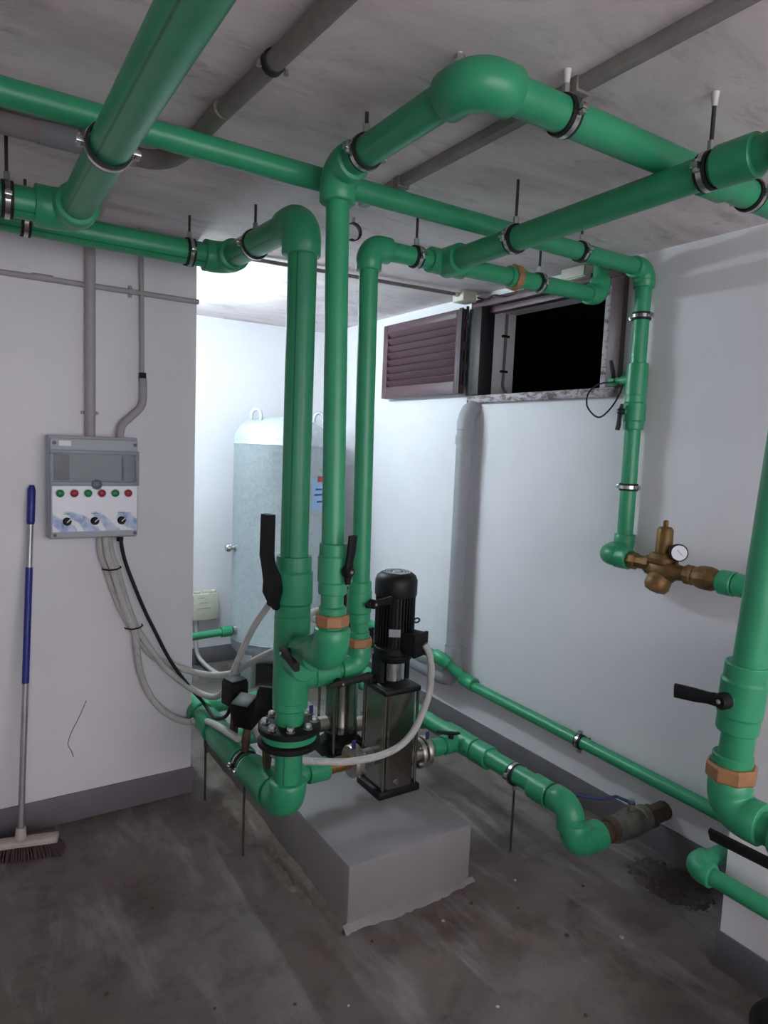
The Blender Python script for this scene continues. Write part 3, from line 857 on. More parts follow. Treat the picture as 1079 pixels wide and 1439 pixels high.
# empty hook on the ceiling
hk = thing('ceiling_hook', 'empty open clamp half hanging from the ceiling', 'hook', (1.256, 2.226, ZC))
hp = [(1.256 + .03 * math.cos(a), 2.226, ZC - .05 + .03 * math.sin(a)) for a in [math.radians(d) for d in range(-110, 120, 15)]]
obj('band', bar(hp, [.022] * len(hp), [.004] * len(hp), (0, 1, 0)), 'black_rubber', hk)
obj('stud', tube([(1.256, 2.226, ZC - .02), (1.256, 2.226, ZC)], .006, 8), 'zinc', hk)
for i, (x, y, z) in enumerate(((.912, 1.19, .025),)):
    h_ = thing('ceiling_stud', ('short white stud in the ceiling beside the top elbow', 'white stud in the ceiling near the long hanger rod')[i], 'stud', (x, y, ZC))
    obj('stud', tube([(x, y, ZC), (x, y, ZC - z)], .007, 8), 'white_plaster_plug', h_); obj('nut', lathe([(.012, 0), (.012, .01)], (x, y, ZC - z * .6), Z, 6), 'zinc', h_)

# ------------------------------------------------------------------ ceiling conduits
t = thing('ceiling_conduit', 'old brown-grey pipe with joints along the ceiling towards the viewer', 'conduit', (.585, 1.8, ZC))
obj('pipe', tube([(.566, 1.93, ZC - .024), (.62, .9, ZC - .024), (.66, -.6, ZC - .024)], .021, 18), 'old_conduit', t)
obj('bend', tube(spline([(.568, 1.90, ZC - .024), (.564, 1.97, ZC - .026), (.545, 2.04, ZC - .03), (.50, 2.078, ZC - .034), (.44, 2.085, ZC - .034)], 5), .026, 18), 'old_conduit', t)
for y in (1.80, 1.22):
    obj('sleeve', tube([(.572 + (1.8 - y) * .05, y, ZC - .024), (.574 + (1.8 - y) * .05, y - .12, ZC - .024)], .0235, 18), 'old_conduit', t)
cl = obj('saddle', annulus(.0215, .0255, .018, (.592, 1.42, ZC - .024), (.05, -1, 0)), 'black_rubber', t)
for s in (-1, 1): obj('saddle_screw', lathe([(.004, 0), (.006, .012), (.003, .014)], (.592 + s * .031, 1.42, ZC - .028), -Z, 8), 'zinc', t)
t = thing('lagged_pipe', 'pinkish old pipe with pale sleeve under the ceiling at left', 'pipe', (.2, 2.08, ZC))
obj('pipe', tube([(-1.3, 2.085, ZC - .034), (.46, 2.085, ZC - .034)], .028, 20), 'pipe_lagging', t)
obj('sleeve', tube([(.215, 2.085, ZC - .034), (.31, 2.085, ZC - .034)], .0305, 20), 'grey_pvc', t)
obj('saddle', annulus(.0285, .032, .02, (.11, 2.085, ZC - .034), X), 'black_rubber', t)
t = thing('trunking', 'dirty grey cable trunking along the ceiling', 'trunking', (1.19, 1.5, ZC))
obj('channel', bb(1.172, 1.202, -.7, 2.05, ZC - .026, ZC, bev=.002), 'trunking', t)
obj('bracket', bb(1.166, 1.208, 1.80, 1.83, ZC - .032, ZC, bev=.001), 'old_conduit', t)
obj('bracket', bb(1.166, 1.208, 1.10, 1.125, ZC - .032, ZC, bev=.001), 'old_conduit', t)
t = thing('thin_conduit', 'thin grey conduit under the alcove ceiling to the window box', 'conduit', (1.7, 2.9, ZC))
obj('conduit', tube([(XE + .004, 3.0, ZC - .016), (1.21, 2.95, ZC - .016), (2.26, 2.86, ZC - .02)], .009, 10), 'old_conduit', t)
t = thing('junction_box', 'small beige junction box above the hinge side of the shutter', 'junction box', (2.30, 2.86, ZC - .03))
obj('housing', bb(2.255, 2.345, 2.815, 2.905, ZC - .055, ZC, bev=.005), 'beige_box', t)
obj('gland', tube([(2.235, 2.862, ZC - .02), (2.258, 2.86, ZC - .02)], .012, 10), 'beige_box', t)
t = thing('junction_box', 'beige junction box on the wall above the window beside the ceiling pipe', 'junction box', (2.37, 2.16, ZC - .03))
obj('housing', bb(2.335, XR, 2.08, 2.22, ZC - .055, ZC - .002, bev=.004), 'beige_box', t)
obj('lid', bb(2.328, 2.335, 2.085, 2.215, ZC - .05, ZC - .007, bev=.002), 'beige_box', t)
cb = spline([(2.345, 2.81, ZC - .03), (2.36, 2.76, ZC - .045), (2.365, 2.70, ZC - .032), (2.37, 2.62, ZC - .05), (2.375, 2.5, ZC - .045)], 6)
tag(obj('loose_wire', tube(cb, .004, 8), 'black_plastic'), 'loose dark wire bundle above the window frame', 'wire')
# thin black wire hanging in a loop from the tap
lp_ = spline([(VX - .02, P4Y + .09, 1.90), (VX - .02, P4Y + .17, 1.895), (VX - .02, P4Y + .225, 1.86), (VX - .02, P4Y + .225, 1.80), (VX - .02, P4Y + .16, 1.755), (VX - .02, P4Y + .095, 1.80), (VX - .02, P4Y + .055, 1.87), (VX - .02, P4Y + .06, 1.90)], 8)
tag(obj('wire_loop', tube(lp_, .0035, 8), 'black_plastic'), 'thin black wire hanging in a loop below the window corner', 'wire')

# ------------------------------------------------------------------ grey drain pipe
t = thing('drain_pipe', 'grey plastic drain pipe standing against the right wall', 'drain pipe', (2.335, 2.84, .33))
obj('pipe', tube([(2.335, 2.84, .40), (2.335, 2.84, 1.70)], .045, 24), 'grey_pvc', t)
el = [(2.335, 2.84, 1.70), (2.337, 2.84, 1.74), (2.345, 2.84, 1.775), (2.36, 2.84, 1.80), (2.385, 2.84, 1.815), (2.41, 2.84, 1.82)]
obj('top_bend', tube(el, .047, 24), 'grey_pvc', t)
el = [(2.335, 2.84, .46), (2.335, 2.84, .40), (2.335, 2.848, .355), (2.335, 2.875, .325), (2.335, 2.93, .315), (2.335, 3.0, .315)]
obj('bottom_bend', tube(el, .052, 24), 'grey_pvc', t)
obj('pipe', tube([(2.335, 3.0, .315), (2.335, YB, .32)], .049, 24), 'grey_pvc', t)
for z in (1.62, .46): obj('socket', tube([(2.335, 2.84, z), (2.335, 2.84, z + .05)], .0505, 24), 'grey_pvc', t)

# ------------------------------------------------------------------ pumps
def fins(c, r0, r1, z0, z1, n, bm=None):
    bm = bm or bmesh.new()
    lo, hi = [], []
    for k in range(n):
        for j, rr_ in ((0, r1), (.35, r1), (.42, r0), (.93, r0)):
            a = 2 * math.pi * (k + j) / n
            x, y = c[0] + rr_ * math.cos(a), c[1] + rr_ * math.sin(a)
            lo.append(bm.verts.new((x, y, z0))); hi.append(bm.verts.new((x, y, z1)))
    m = len(lo)
    for k in range(m):
        bm.faces.new((lo[k], lo[(k + 1) % m], hi[(k + 1) % m], hi[k]))
    bm.faces.new(list(reversed(lo))); bm.faces.new(hi)
    return bm

def port_flange(t, c, ax, mat='cast_nickel'):
    o = obj('port_flange', lathe([(.035, -.03), (.035, -.012), (.062, -.012), (.064, -.009), (.064, .004), (.060, .008), (.036, .008)], c, ax, 26), mat, t)
    x, y, d = frame_from(ax)
    for k in range(4):
        a = math.pi / 4 + k * math.pi / 2
        q = V(c) + (x * math.cos(a) + y * math.sin(a)) * .049
        obj('bolt', lathe([(.009, -.024), (.009, -.012), (.006, -.011), (.006, .008), (.009, .008), (.009, .018)], q, ax, 6), 'steel', o)
    return o

def pump(x, y, label, square=True, ztop=.635, mr=.079, zm=1.105):
    z0 = .222
    t = thing('vertical_pump', label, 'pump', (x, y, z0), 'vertical pumps on the plinth')
    obj('base_plate', box((x, y, z0 + .014), (.195, .175, .030), bev=.006), 'black_paint', t)
    if square:
        bm = bmesh.new()
        h = .080; cft = .024
        oct_ = [(h, -h + cft), (h, h - cft), (h - cft, h), (-h + cft, h), (-h, h - cft), (-h, -h + cft), (-h + cft, -h), (h - cft, -h)]
        lo = [bm.verts.new((x + a, y + b_, z0 + .028)) for a, b_ in oct_]; hi = [bm.verts.new((x + a, y + b_, ztop)) for a, b_ in oct_]
        for k in range(8): bm.faces.new((lo[k], lo[(k + 1) % 8], hi[(k + 1) % 8], hi[k]))
        bm.faces.new(list(reversed(lo))); bm.faces.new(hi)
        obj('pump_body', bm, 'stainless', t, 20)
        obj('seam_band', lathe([(.0795, -.002), (.0815, 0), (.0795, .002)], (x, y, z0 + .15), Z, 24), 'stainless', t)
        bo = .072
        obj('drain_plug', lathe([(.011, 0), (.013, .004), (.009, .010)], (x - .02, y - .080, z0 + .06), -Y, 8), 'steel', t)
    else:
        obj('foot', lathe([(.098, .028), (.098, .055), (.075, .075), (.072, .10)], (x, y, z0), Z, 24), 'black_paint', t)
        obj('pump_body', lathe([(.070, .10), (.074, .105), (.074, .14), (.071, .145), (.071, ztop - z0)], (x, y, z0), Z, 28), 'stainless', t)
        bo = .070
    for sx in (-1, 1):
        for sy in (-1, 1):
            q = (x + sx * bo * 1.06, y + sy * bo * 1.06)
            obj('stay_bolt', tube([(q[0], q[1], z0 + .03), (q[0], q[1], ztop + .02)], .0065, 10), 'stainless', t)
    # lantern between pump and motor
    bm = box((x, y, ztop + .012), (.172, .172, .024), bev=.008)
    lathe([(.075, .022), (.058, .036), (.05, .04)], (x, y, ztop), Z, 20, bm)
    for sx in (-1, 1):
        box((x + sx * .060, y + .015, ztop + .085), (.016, .07, .10), bm)
        box((x + sx * .078, y + .045, ztop + .035), (.02, .04, .045), bm, bev=.005)
    lathe([(.066, .118), (.078, .135), (.078, .145)], (x, y, ztop), Z, 24, bm)
    obj('lantern', bm, 'black_paint', t)
    obj('coupling_guard', lathe([(.048, .042), (.048, .125)], (x, y, ztop), Z, 24), 'steel', t)
    zb = ztop + .145; ze = zm
    obj('motor', fins((x, y), mr - .010, mr, zb, ze - .085, 36, lathe([(mr - .004, 0), (mr + .003, .01), (mr + .003, .03), (mr - .006, .04)], (x, y, zb), Z, 28)), 'black_paint', t, 25)
    fc = obj('fan_cover', lathe([(mr + .003, -.09), (mr + .005, -.085), (mr + .005, -.03), (mr - .002, -.012), (mr - .018, 0), (mr * .45, .002), (.0, .002)], (x, y, ze), Z, 32), 'black_paint', t)
    for r_ in (mr * .66, mr * .52, mr * .38): obj('grille_ring', annulus(r_ - .0025, r_ + .0025, .003, (x, y, ze + .0025), Z), 'zinc', fc)
    obj('grille_hub', lathe([(.018, 0), (.015, .003)], (x, y, ze + .002), Z, 16), 'alu', fc)
    # terminal box on the near right side, turned towards the viewer
    bx = obj('terminal_box', box((x + .028, y - .088, ztop + .205), (.085, .06, .085), bev=.006, rz=math.radians(20)), 'black_plastic', t)
    obj('lid', box((x + .041, y - .122, ztop + .205), (.092, .014, .092), bev=.004, rz=math.radians(20)), 'black_plastic', bx)
    ey = [(x + mr + .006 + .014 * math.cos(a) + .008, y - .02, zb + .125 + .009 * math.sin(a)) for a in [2 * math.pi * k / 12 for k in range(13)]]
    obj('lifting_eye', tube(ey, .0035, 8), 'black_paint', t)
    obj('nameplate', box((x - mr * .55, y - mr * .86, zb + .10), (.045, .003, .03), rz=math.radians(-32)), 'alu', t)
    for s in (-1, 1):
        zf = SZh if s > 0 else .362
        obj('port', tube([(x + s * .06, y + .01, zf), (x + s * .155, y + .01, zf)], .034, 20), 'cast_nickel', t)
        port_flange(t, (x + s * .155, y + .01, zf), X * s)
    return t
PX1, PY1 = 1.475, 2.17
pump(PX1, PY1, 'front vertical pump with square stainless casing and black motor')
pump(1.455, 2.535, 'rear vertical pump half hidden behind the green risers', False, .56, .068, .985)
# brass check valves between the manifold and the pumps
for (x, y, z, lb) in ((1.195, 2.178, .362, 'brass check valve left of the front pump'), (1.195, 2.548, MZ, 'brass check valve left of the rear pump')):
    t = thing('check_valve', lb, 'valve', (x, y, z), 'brass check valves')
    obj('body', lathe([(.026, -.005), (.030, 0), (.030, .02), (.026, .025), (.029, .05), (.029, .085), (.026, .09), (.026, .108)], (x, y, z), X, 18), 'brass', t)
    cf = obj('counter_flange', lathe([(.030, 0), (.060, .0), (.063, .004), (.063, .016), (.03, .016)], (x + .098, y, z), X, 24), 'cast_nickel', t)
    obj('tag', box((x + .105, y - .02, z + .075), (.018, .004, .035)), 'blue_dark', t)
for (x, y, lb) in ((1.66, 2.182, 'pale counter flange right of the front pump'), (1.64, 2.548, 'pale counter flange right of the rear pump')):
    t = thing('counter_flange', lb, 'flange', (x, y, SZh), 'counter flanges')
    obj('ring', lathe([(.030, -.010), (.060, -.010), (.063, -.006), (.063, .008), (.045, .012), (.04, .03), (.03, .03)], (x, y, SZh), X, 24), 'cast_nickel', t)
    obj('tag', box((x, y - .02, SZh + .075), (.016, .004, .034)), 'blue_dark', t)

# ------------------------------------------------------------------ pressure switches on the manifold
def pswitch(c, s, rz, rx, base_z, label, knob=False):
    t = thing('pressure_switch', label, 'pressure switch', (c[0], c[1], base_z), 'pressure switches on the manifold')
    m = Matrix.Rotation(rz, 3, 'Z') @ Matrix.Rotation(rx, 3, 'Y')
    b_ = obj('housing', box(c, s, bev=.006, rot=m), 'black_plastic', t)
    obj('lid', box(V(c) + m @ V((0, 0, s[2] / 2 + .004)), (s[0] * .9, s[1] * .9, .012), bev=.004, rot=m), 'black_paint', b_)
    dn = m @ V((0, 0, -1))
    obj('stem', tube([V(c) + dn * s[2] * .5, (c[0], c[1], base_z + .05), (c[0], c[1], base_z)], [.014, .018, .012], 8), 'dirty_brass', t, 20)
    if knob: obj('cable_gland', lathe([(.014, 0), (.014, .02), (.010, .026)], V(c) + m @ V((s[0] * .5, -.01, .02)), m @ X, 10), 'zinc', b_)
    return t
pswitch((.925, 2.33, .578), (.085, .085, .095), math.radians(35), math.radians(-18), .415, 'tilted black pressure switch box on a brass stem, nearest the wall corner', True)
pswitch((.925, 2.455, .612), (.075, .08, .095), math.radians(12), 0, .415, 'upright black pressure switch box behind the tilted one')
pswitch((.935, 2.15, .665), (.075, .075, .105), math.radians(40), math.radians(20), .42, 'black pressure switch box half hidden by the thickest riser')

# ------------------------------------------------------------------ tank
TX, TY, TR = 1.865, 4.16, .315
t = thing('pressure_tank', 'tall galvanised steel pressure tank in the alcove', 'tank', (TX, TY, 0))
prof = [(.02, .12), (.12, .125), (.21, .145), (.28, .185), (.308, .22), (TR, .26), (TR, .285), (TR + .004, .29), (TR, .295), (TR, 1.57), (TR + .004, 1.575), (TR, 1.58), (TR, 1.61), (.302, 1.65), (.27, 1.695), (.21, 1.73), (.12, 1.752), (.02, 1.757)]
sh_ = obj('shell', lathe(prof, (TX, TY, 0), Z, 56), 'galvanised_steel', t, 40)
for a in (205, 335, 90):
    ca, sa = math.cos(math.radians(a)), math.sin(math.radians(a))
    obj('leg', box((TX + ca * .28, TY + sa * .28, .13), (.05, .09, .26), bev=.003, rz=math.radians(a)), 'galvanised_steel', t)
for a in (200, 330):
    ca, sa = math.cos(math.radians(a)), math.sin(math.radians(a))
    p = V((TX + ca * .235, TY + sa * .235, 1.70))
    tv = V((-sa, ca, 0)); tv = V((.84, -.54, 0))
    pts = [p + tv * .032 * math.cos(q) + Z * (.05 + .045 * math.sin(q)) for q in [math.radians(d) for d in range(-30, 211, 20)]]
    obj('lifting_eye', tube(pts, .011, 10), 'galvanised_steel', t)
nz = V((-.86, -.5, 0)).normalized()
o = obj('side_fitting', lathe([(.026, 0), (.026, .02), (.018, .022), (.018, .04), (.026, .045), (.028, .06), (.02, .075)], V((TX, TY, .90)) + V((-1, .0, 0)) * (TR - .012), (-1, 0, 0), 14), 'steel', t)
obj('inlet_socket', lathe([(.03, 0), (.03, .05), (.024, .055)], (TX - TR + .03, TY - .03, .362), (-1, 0, 0), 14), 'steel', t)
def on_tank(a, z, w_, h_, mat, off, par, nm):
    bm = bmesh.new(); n = 6; r = TR + off; lo = []; hi = []
    for k in range(n + 1):
        aa = math.radians(a) + (k / n - .5) * w_ / TR
        lo.append(bm.verts.new((TX + r * math.cos(aa), TY + r * math.sin(aa), z - h_ / 2))); hi.append(bm.verts.new((TX + r * math.cos(aa), TY + r * math.sin(aa), z + h_ / 2)))
    for k in range(n): bm.faces.new((lo[k], lo[k + 1], hi[k + 1], hi[k]))
    return obj(nm, bm, mat, par)
lb = on_tank(297, 1.27, .15, .21, 'tank_label', .002, t, 'label_plate')
on_tank(301, 1.365, .10, .035, 'tank_label_red', .003, lb, 'label_band')
for k, (dz, w_) in enumerate(((.03, .09), (-.005, .11), (-.05, .06))): on_tank(297, 1.27 + dz, w_, .012, 'ink_blue', .003, lb, 'label_line')

# ------------------------------------------------------------------ control panel
x0, x1, z0, z1, yf = .316, .632, 1.198, 1.578, 2.795
t = thing('control_panel', 'grey electrical control panel with buttons and knobs on the left wall', 'control panel', (.474, YL, z0))
obj('housing', bb(x0 - .006, x1 + .006, yf + .03, YL, z0 - .008, z1 + .010, bev=.008), 'panel_grey', t)
obj('front_cover', bb(x0, x1, yf, yf + .03, z0, z1, bev=.006), 'panel_grey', t)
wz0, wz1 = 1.400, 1.535
obj('breaker_recess', bb(x0 + .012, x1 - .012, yf - .001, yf + .002, wz0 + .012, wz1 - .006), 'panel_dark', t)
obj('breaker', bb(x0 + .014, x0 + .064, yf - .006, yf, wz0 + .02, wz1 - .018, bev=.002), 'panel_inner', t)
obj('breaker', bb(x1 - .062, x1 - .054, yf - .006, yf, wz0 + .02, wz1 - .022), 'black_plastic', t)
wf = bmesh.new()
for a in ((x0 - .002, x1 + .002, wz1 - .014, wz1), (x0 - .002, x1 + .002, wz0, wz0 + .014), (x0 - .002, x0 + .010, wz0 + .014, wz1 - .014), (x1 - .010, x1 + .002, wz0 + .014, wz1 - .014)):
    bb(a[0], a[1], yf - .012, yf, a[2], a[3], wf, bev=.0015)
fl = obj('door_frame', wf, 'panel_frame', t)
obj('smoked_pane', bb(x0 + .010, x1 - .010, yf - .0115, yf - .009, wz0 + .014, wz1 - .014), 'smoked_window', t)
obj('door_latch', lathe([(.019, 0), (.019, .006), (.014, .009)], (x0 + .16, yf - .011, wz0 + .004), -Y, 18), 'panel_dark', t)
# printed sheet with UVs
bm = bmesh.new(); uvl = bm.loops.layers.uv.verify()
sx0, sx1, sz0, sz1 = x0 + .006, x1 - .004, z0 + .024, wz0 - .003
vs = [bm.verts.new(p) for p in ((sx0, yf - .0012, sz0), (sx1, yf - .0012, sz0), (sx1, yf - .0012, sz1), (sx0, yf - .0012, sz1))]
f = bm.faces.new(vs)
for l_, u_ in zip(f.loops, ((0, 0), (1.6, 0), (1.6, 1), (0, 1))): l_[uvl].uv = u_
obj('printed_sheet', bm, 'panel_print', t)
obj('white_sticker', bb(x0 + .030, x0 + .072, yf - .0015, yf, 1.549, 1.569), 'white_label', t)
for k in range(6):
    cx = x0 + .032 + k * .0492
    bt = obj('button_bezel', lathe([(.0165, 0), (.0165, .004), (.0145, .006)], (cx, yf - .001, 1.370), -Y, 20), 'white_label', t)
    obj('button_cap', lathe([(.0142, .004), (.0142, .010), (.010, .0135), (.001, .0145)], (cx, yf - .001, 1.370), -Y, 20), ('button_green', 'button_red')[k % 2], bt)
for k in range(3):
    cx = x0 + .056 + k * .0985
    kb = obj('selector_knob', lathe([(.0155, 0), (.0155, .007), (.0125, .010), (.0115, .018)], (cx, yf - .001, 1.262), -Y, 20), 'black_plastic', t)
    obj('knob_pointer', box((cx + .004, yf - .0205, 1.266), (.018, .003, .0035), rot=Matrix.Rotation(math.radians(-45), 3, 'Y')), 'white_label', kb)
    obj('knob_caption', bb(cx - .012, cx + .012, yf - .0022, yf - .0012, 1.290, 1.2925), 'panel_dark', t)
for cx in (x0 + .014, x1 - .012):
    for cz in (z0 + .012, z1 - .018): obj('cover_screw', lathe([(.007, 0), (.007, .003), (.004, .004)], (cx, yf, cz), -Y, 10), 'panel_dark', t)
obj('cable_gland', lathe([(.013, 0), (.013, .015)], (.575, 2.85, z0 - .012), -Z, 12), 'black_plastic', t)

# conduits on the left wall
t = thing('wall_conduit', 'wide grey conduit running down into the control panel', 'conduit', (.468, YL - .022, 1.58))
obj('conduit', tube([(.468, YL - .022, 1.575), (.470, YL - .022, ZC - .04)], .0195, 18), 'light_conduit', t)
obj('ceiling_bend', tube(spline([(.470, YL - .022, ZC - .09), (.469, YL - .035, ZC - .045), (.465, YL - .10, ZC - .03), (.44, 2.45, ZC - .03), (.435, 2.33, ZC - .028), (.43, 2.27, ZC - .012), (.43, 2.25, ZC + .005)], 6), .024, 18), 'light_conduit', t)
sd = obj('saddle', annulus(.0195, .0225, .014, (.469, YL - .022, 1.68), Z), 'light_conduit', t)
obj('saddle_ear', bb(.437, .501, YL - .012, YL, 1.674, 1.686), 'light_conduit', sd)
t = thing('wall_conduit', 'slim grey conduit bending into the top of the control panel', 'conduit', (.667, YL - .012, 1.7))
obj('conduit', tube([(.667, YL - .013, 1.84), (.660, YL - .013, ZC)], .0095, 14), 'light_conduit', t)
obj('joint', box((.668, YL - .014, 1.836), (.026, .024, .036), bev=.003), 'black_plastic', t)
obj('flexible_hose', tube(spline([(.669, YL - .018, 1.83), (.670, YL - .02, 1.76), (.660, YL - .022, 1.715), (.620, YL - .028, 1.672), (.585, YL - .034, 1.635), (.574, YL - .04, 1.58)], 6), .0155, 16), 'light_conduit', t)
t = thing('wall_conduit', 'thin horizontal grey conduit across the left wall', 'conduit', (.5, YL - .01, 2.17))
obj('conduit', tube([(-1.5, YL - .012, 2.172), (XE + .002, YL - .012, 2.168)], .0105, 14), 'light_conduit', t)
obj('joint', tube([(.150 + .12, YL - .012, 2.172), (.150 + .19, YL - .012, 2.172)], .0125, 14), 'light_conduit', t)
sd = obj('saddle', annulus(.0105, .014, .014, (.62, YL - .012, 2.170), X), 'light_conduit', t)
obj('saddle_ear', bb(.613, .627, YL - .008, YL, 2.147, 2.193), 'light_conduit', sd)

# ------------------------------------------------------------------ hoses and cables
HR = .0135
def hose(name, pts, r, mat, label, cat='hose', group='grey cable hoses', sub=8):
    return tag(obj(name, tube(spline(pts, sub), r, 14), mat), label, cat, group)
hose('cable_hose', [(.502, 2.862, 1.195), (.508, 2.875, 1.12), (.528, 2.88, 1.054), (.578, 2.88, .90), (.632, 2.88, .79), (.714, 2.88, .665), (.82, 2.875, .60), (.93, 2.83, .565), (1.0, 2.70, .60), (1.0, 2.50, .705), (1.02, 2.30, .81), (1.06, 2.2, .86), (1.16, 2.3, .93), (1.30, 2.45, .90), (1.40, 2.47, .84)], HR, 'grey_hose', 'grey hose from the panel swinging up behind the thickest riser')
hose('cable_hose', [(.534, 2.862, 1.195), (.545, 2.868, 1.12), (.567, 2.868, 1.053), (.608, 2.868, .90), (.650, 2.865, .79), (.73, 2.86, .655), (.80, 2.86, .57), (.88, 2.84, .50), (.93, 2.72, .50), (.95, 2.62, .57), (.985, 2.58, .70), (1.02, 2.52, .84), (1.06, 2.45, .955)], HR, 'grey_hose', 'grey hose looping up to the black gland left of the thickest riser')
hose('cable_hose', [(.518, 2.842, 1.195), (.528, 2.85, 1.12), (.550, 2.85, 1.053), (.592, 2.85, .90), (.635, 2.85, .785), (.648, 2.87, .70), (.664, 2.875, .60), (.70, 2.875, .50), (.760, 2.87, .415), (.84, 2.85, .360), (.895, 2.72, .40), (.885, 2.55, .448), (.88, 2.42, .475), (.895, 2.33, .478)], HR, 'grey_hose', 'lowest grey hose drooping along the wall to the tilted switch')
hose('black_cable', [(.575, 2.85, 1.19), (.598, 2.855, 1.08), (.664, 2.86, .90), (.724, 2.86, .765), (.784, 2.86, .64), (.86, 2.85, .52), (.905, 2.78, .46), (.90, 2.62, .452), (.905, 2.50, .50), (.915, 2.46, .56)], .0075, 'black_rubber', 'black cable sagging from the panel to the pressure switches', 'cable', None)
hose('pump_hose', [(1.535, 2.045, .84), (1.552, 2.035, .80), (1.562, 2.03, .73), (1.552, 2.03, .63), (1.505, 2.03, .525), (1.44, 2.03, .464), (1.35, 2.035, .437), (1.22, 2.05, .435), (1.10, 2.06, .458), (1.02, 2.10, .465), (.97, 2.20, .46), (.975, 2.32, .465), (.96, 2.36, .52)], .0135, 'grey_hose', 'pale grey hose curving from the front pump motor towards the manifold')
hose('pump_hose', [(1.08, 2.49, .97), (1.12, 2.50, .93), (1.17, 2.52, .88), (1.25, 2.52, .86), (1.38, 2.5, .82)], .0125, 'grey_hose', 'short grey hose behind the risers to the rear pump')
g_ = thing('hose_gland', 'black cable gland at the upper end of the looping hose', 'gland', (1.07, 2.43, .99))
obj('nut', lathe([(.013, 0), (.017, .006), (.017, .03), (.012, .036)], (1.06, 2.447, .95), (.3, -.35, 1), 8), 'black_plastic', g_)
obj('sleeve', tube([(1.06, 2.44, .97), (1.075, 2.42, 1.03)], .012, 10), 'black_plastic', g_)
for i, (x, y, z, rz_) in enumerate(((.547, 2.866, 1.053, -10), (.634, 2.866, .80, -30))):
    m = Matrix.Rotation(math.radians(0), 3, 'Y')
    pts = [(x - .034, y + .014, z), (x - .034, y - .006, z + .002), (x - .014, y - .030, z + .002), (x + .014, y - .030, z + .004), (x + .034, y - .010, z + .008), (x + .034, y + .012, z + .008)]
    tag(obj('cable_tie', bar(pts, [.006] * 6, [.003] * 6, (0, 0, 1)), 'black_plastic'), ('upper black cable tie round the hoses below the panel', 'lower black cable tie where the hoses separate')[i], 'cable tie')

# junction box on the back wall with its conduit
t = thing('junction_box', 'pale beige junction box with knockouts low on the back wall', 'junction box', (1.5, YB, .42))
obj('housing', bb(1.395, 1.575, YB - .07, YB, .335, .52, bev=.006), 'beige_box', t)
for x in (1.43, 1.49, 1.545): obj('knockout', lathe([(.022, 0), (.022, .015), (.016, .02)], (x, YB - .035, .518), Z, 12), 'beige_box', t)
for z, a, b_ in ((.49, 1.43, 1.47), (.455, 1.44, 1.50), (.415, 1.425, 1.52)): obj('print_line', bb(a, b_, YB - .0712, YB - .0695, z, z + .006), 'box_print', t)
t = thing('floor_conduit', 'pale conduit dropping from the junction box to the floor', 'conduit', (1.43, YB - .03, 0))
obj('conduit', tube(spline([(1.43, YB - .03, .34), (1.43, YB - .03, .18), (1.44, YB - .05, .08), (1.47, YB - .16, .03), (1.50, YB - .32, .018)], 6), .015, 12), 'grey_hose', t)

# ------------------------------------------------------------------ broom
t = thing('broom', 'blue and silver handled push broom leaning on the left wall', 'broom', (.2, 2.735, 0))
b0, b1 = V((.198, 2.735, .075)), V((.262, 2.882, 1.394))
def bp(u): return b0 + (b1 - b0) * u
obj('handle', tube([bp(0), bp(.44)], .0115, 14), 'alu', t)
obj('handle_sleeve', tube([bp(.435), bp(.765)], .0128, 14), 'blue_plastic', t)
obj('handle_upper', tube([bp(.76), bp(.90)], .0105, 14), 'alu', t)
obj('hand_grip', tube([bp(.888), bp(.895), bp(.985), bp(1.0)], [.012, .0145, .0145, .009], 14), 'blue_plastic', t)
brz = math.radians(-14)
bd = V((math.cos(brz), math.sin(brz), 0)); bn = V((-bd.y, bd.x, 0))
cb_ = V((.185, 2.735, .058))
obj('socket', lathe([(.026, -.004), (.02, .02), (.017, .05)], b0 - V((0, 0, .015)), (b1 - b0), 14), 'broom_block', t)
obj('head_block', box(cb_, (.285, .05, .026), bev=.008, rz=brz), 'broom_block', t)
bm = bmesh.new()
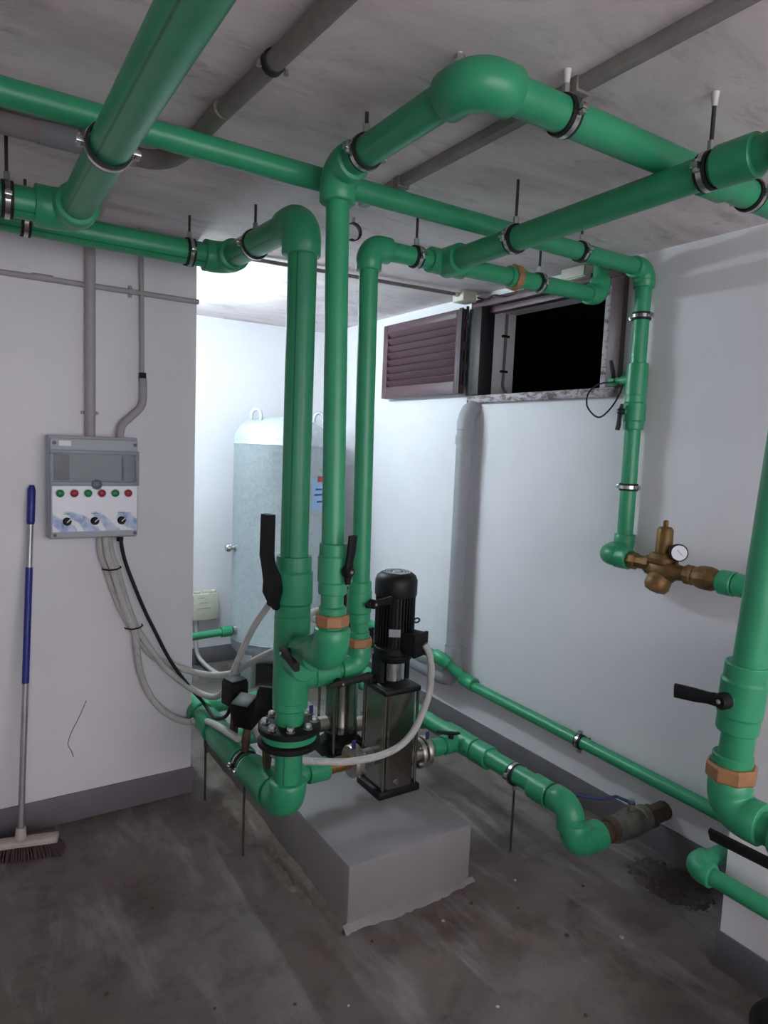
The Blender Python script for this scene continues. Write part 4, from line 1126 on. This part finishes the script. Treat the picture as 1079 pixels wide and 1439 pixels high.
for i in range(34):
    for j in range(5):
        u = (i + .5) / 34 - .5 + random.uniform(-.006, .006); v_ = (j + .5) / 5 - .5
        top = cb_ + bd * u * .28 + bn * v_ * .046 - Z * .012
        flare = V((bd.x * u * .05, bd.y * u * .05, 0)) + bn * v_ * .035 + V((random.uniform(-.004, .004), random.uniform(-.004, .004), 0))
        bot = V((top.x, top.y, .001)) + flare
        tube([top, (top + bot) / 2 + flare * .15, bot], [.003, .0038, .0046], 5, True, bm)
o = obj('bristles', bm, 'bristle', t); o['kind'] = 'stuff'

# ------------------------------------------------------------------ black bucket at the lower right, floor bits
t = thing('black_bucket', 'black plastic bucket cut off by the lower right corner', 'bucket', (1.71, .67, 0))
obj('pail', lathe([(.085, 0), (.10, .004), (.122, .20), (.128, .203), (.128, .22), (.118, .222), (.114, .20), (.094, .02), (.001, .018)], (1.71, .67, 0), Z, 32), 'black_plastic', t)
hb = [(1.71 + .12 * math.cos(a), .67 + .12 * math.sin(a), .205 - .02 * math.sin(a)) for a in [math.radians(d) for d in range(180, 361, 15)]]
obj('bail', tube(hb, .004, 8), 'zinc', t)

chips = [(483, .93, 1.52), (0, .60, 1.70), (0, 1.12, 1.70), (0, 1.38, 1.66), (0, 1.52, 1.68), (0, .55, 2.2), (0, 1.75, 1.7), (0, 1.95, 1.55), (0, 1.7, 1.4), (0, 1.3, 1.3), (0, 1.5, 1.15), (0, .8, 1.6), (0, 1.85, 1.3), (0, .35, 1.9), (0, 1.65, 1.58)]
for i, (_, x, y) in enumerate(chips):
    bm = bmesh.new(); s = random.uniform(.004, .008)
    bmesh.ops.create_icosphere(bm, subdivisions=1, radius=s)
    for v_ in bm.verts: v_.co = V((v_.co.x * random.uniform(.7, 1.5), v_.co.y * random.uniform(.7, 1.4), v_.co.z * .5)) + V((x, y, s * .42))
    tag(obj('floor_chip', bm, ('chip_brown', 'chip_white')[i % 3 == 0], smooth=0), ('dark crumb of debris on the concrete floor', 'pale chip of plaster on the concrete floor')[i % 3 == 0], 'debris', ('dark floor crumbs', 'pale floor chips')[i % 3 == 0])
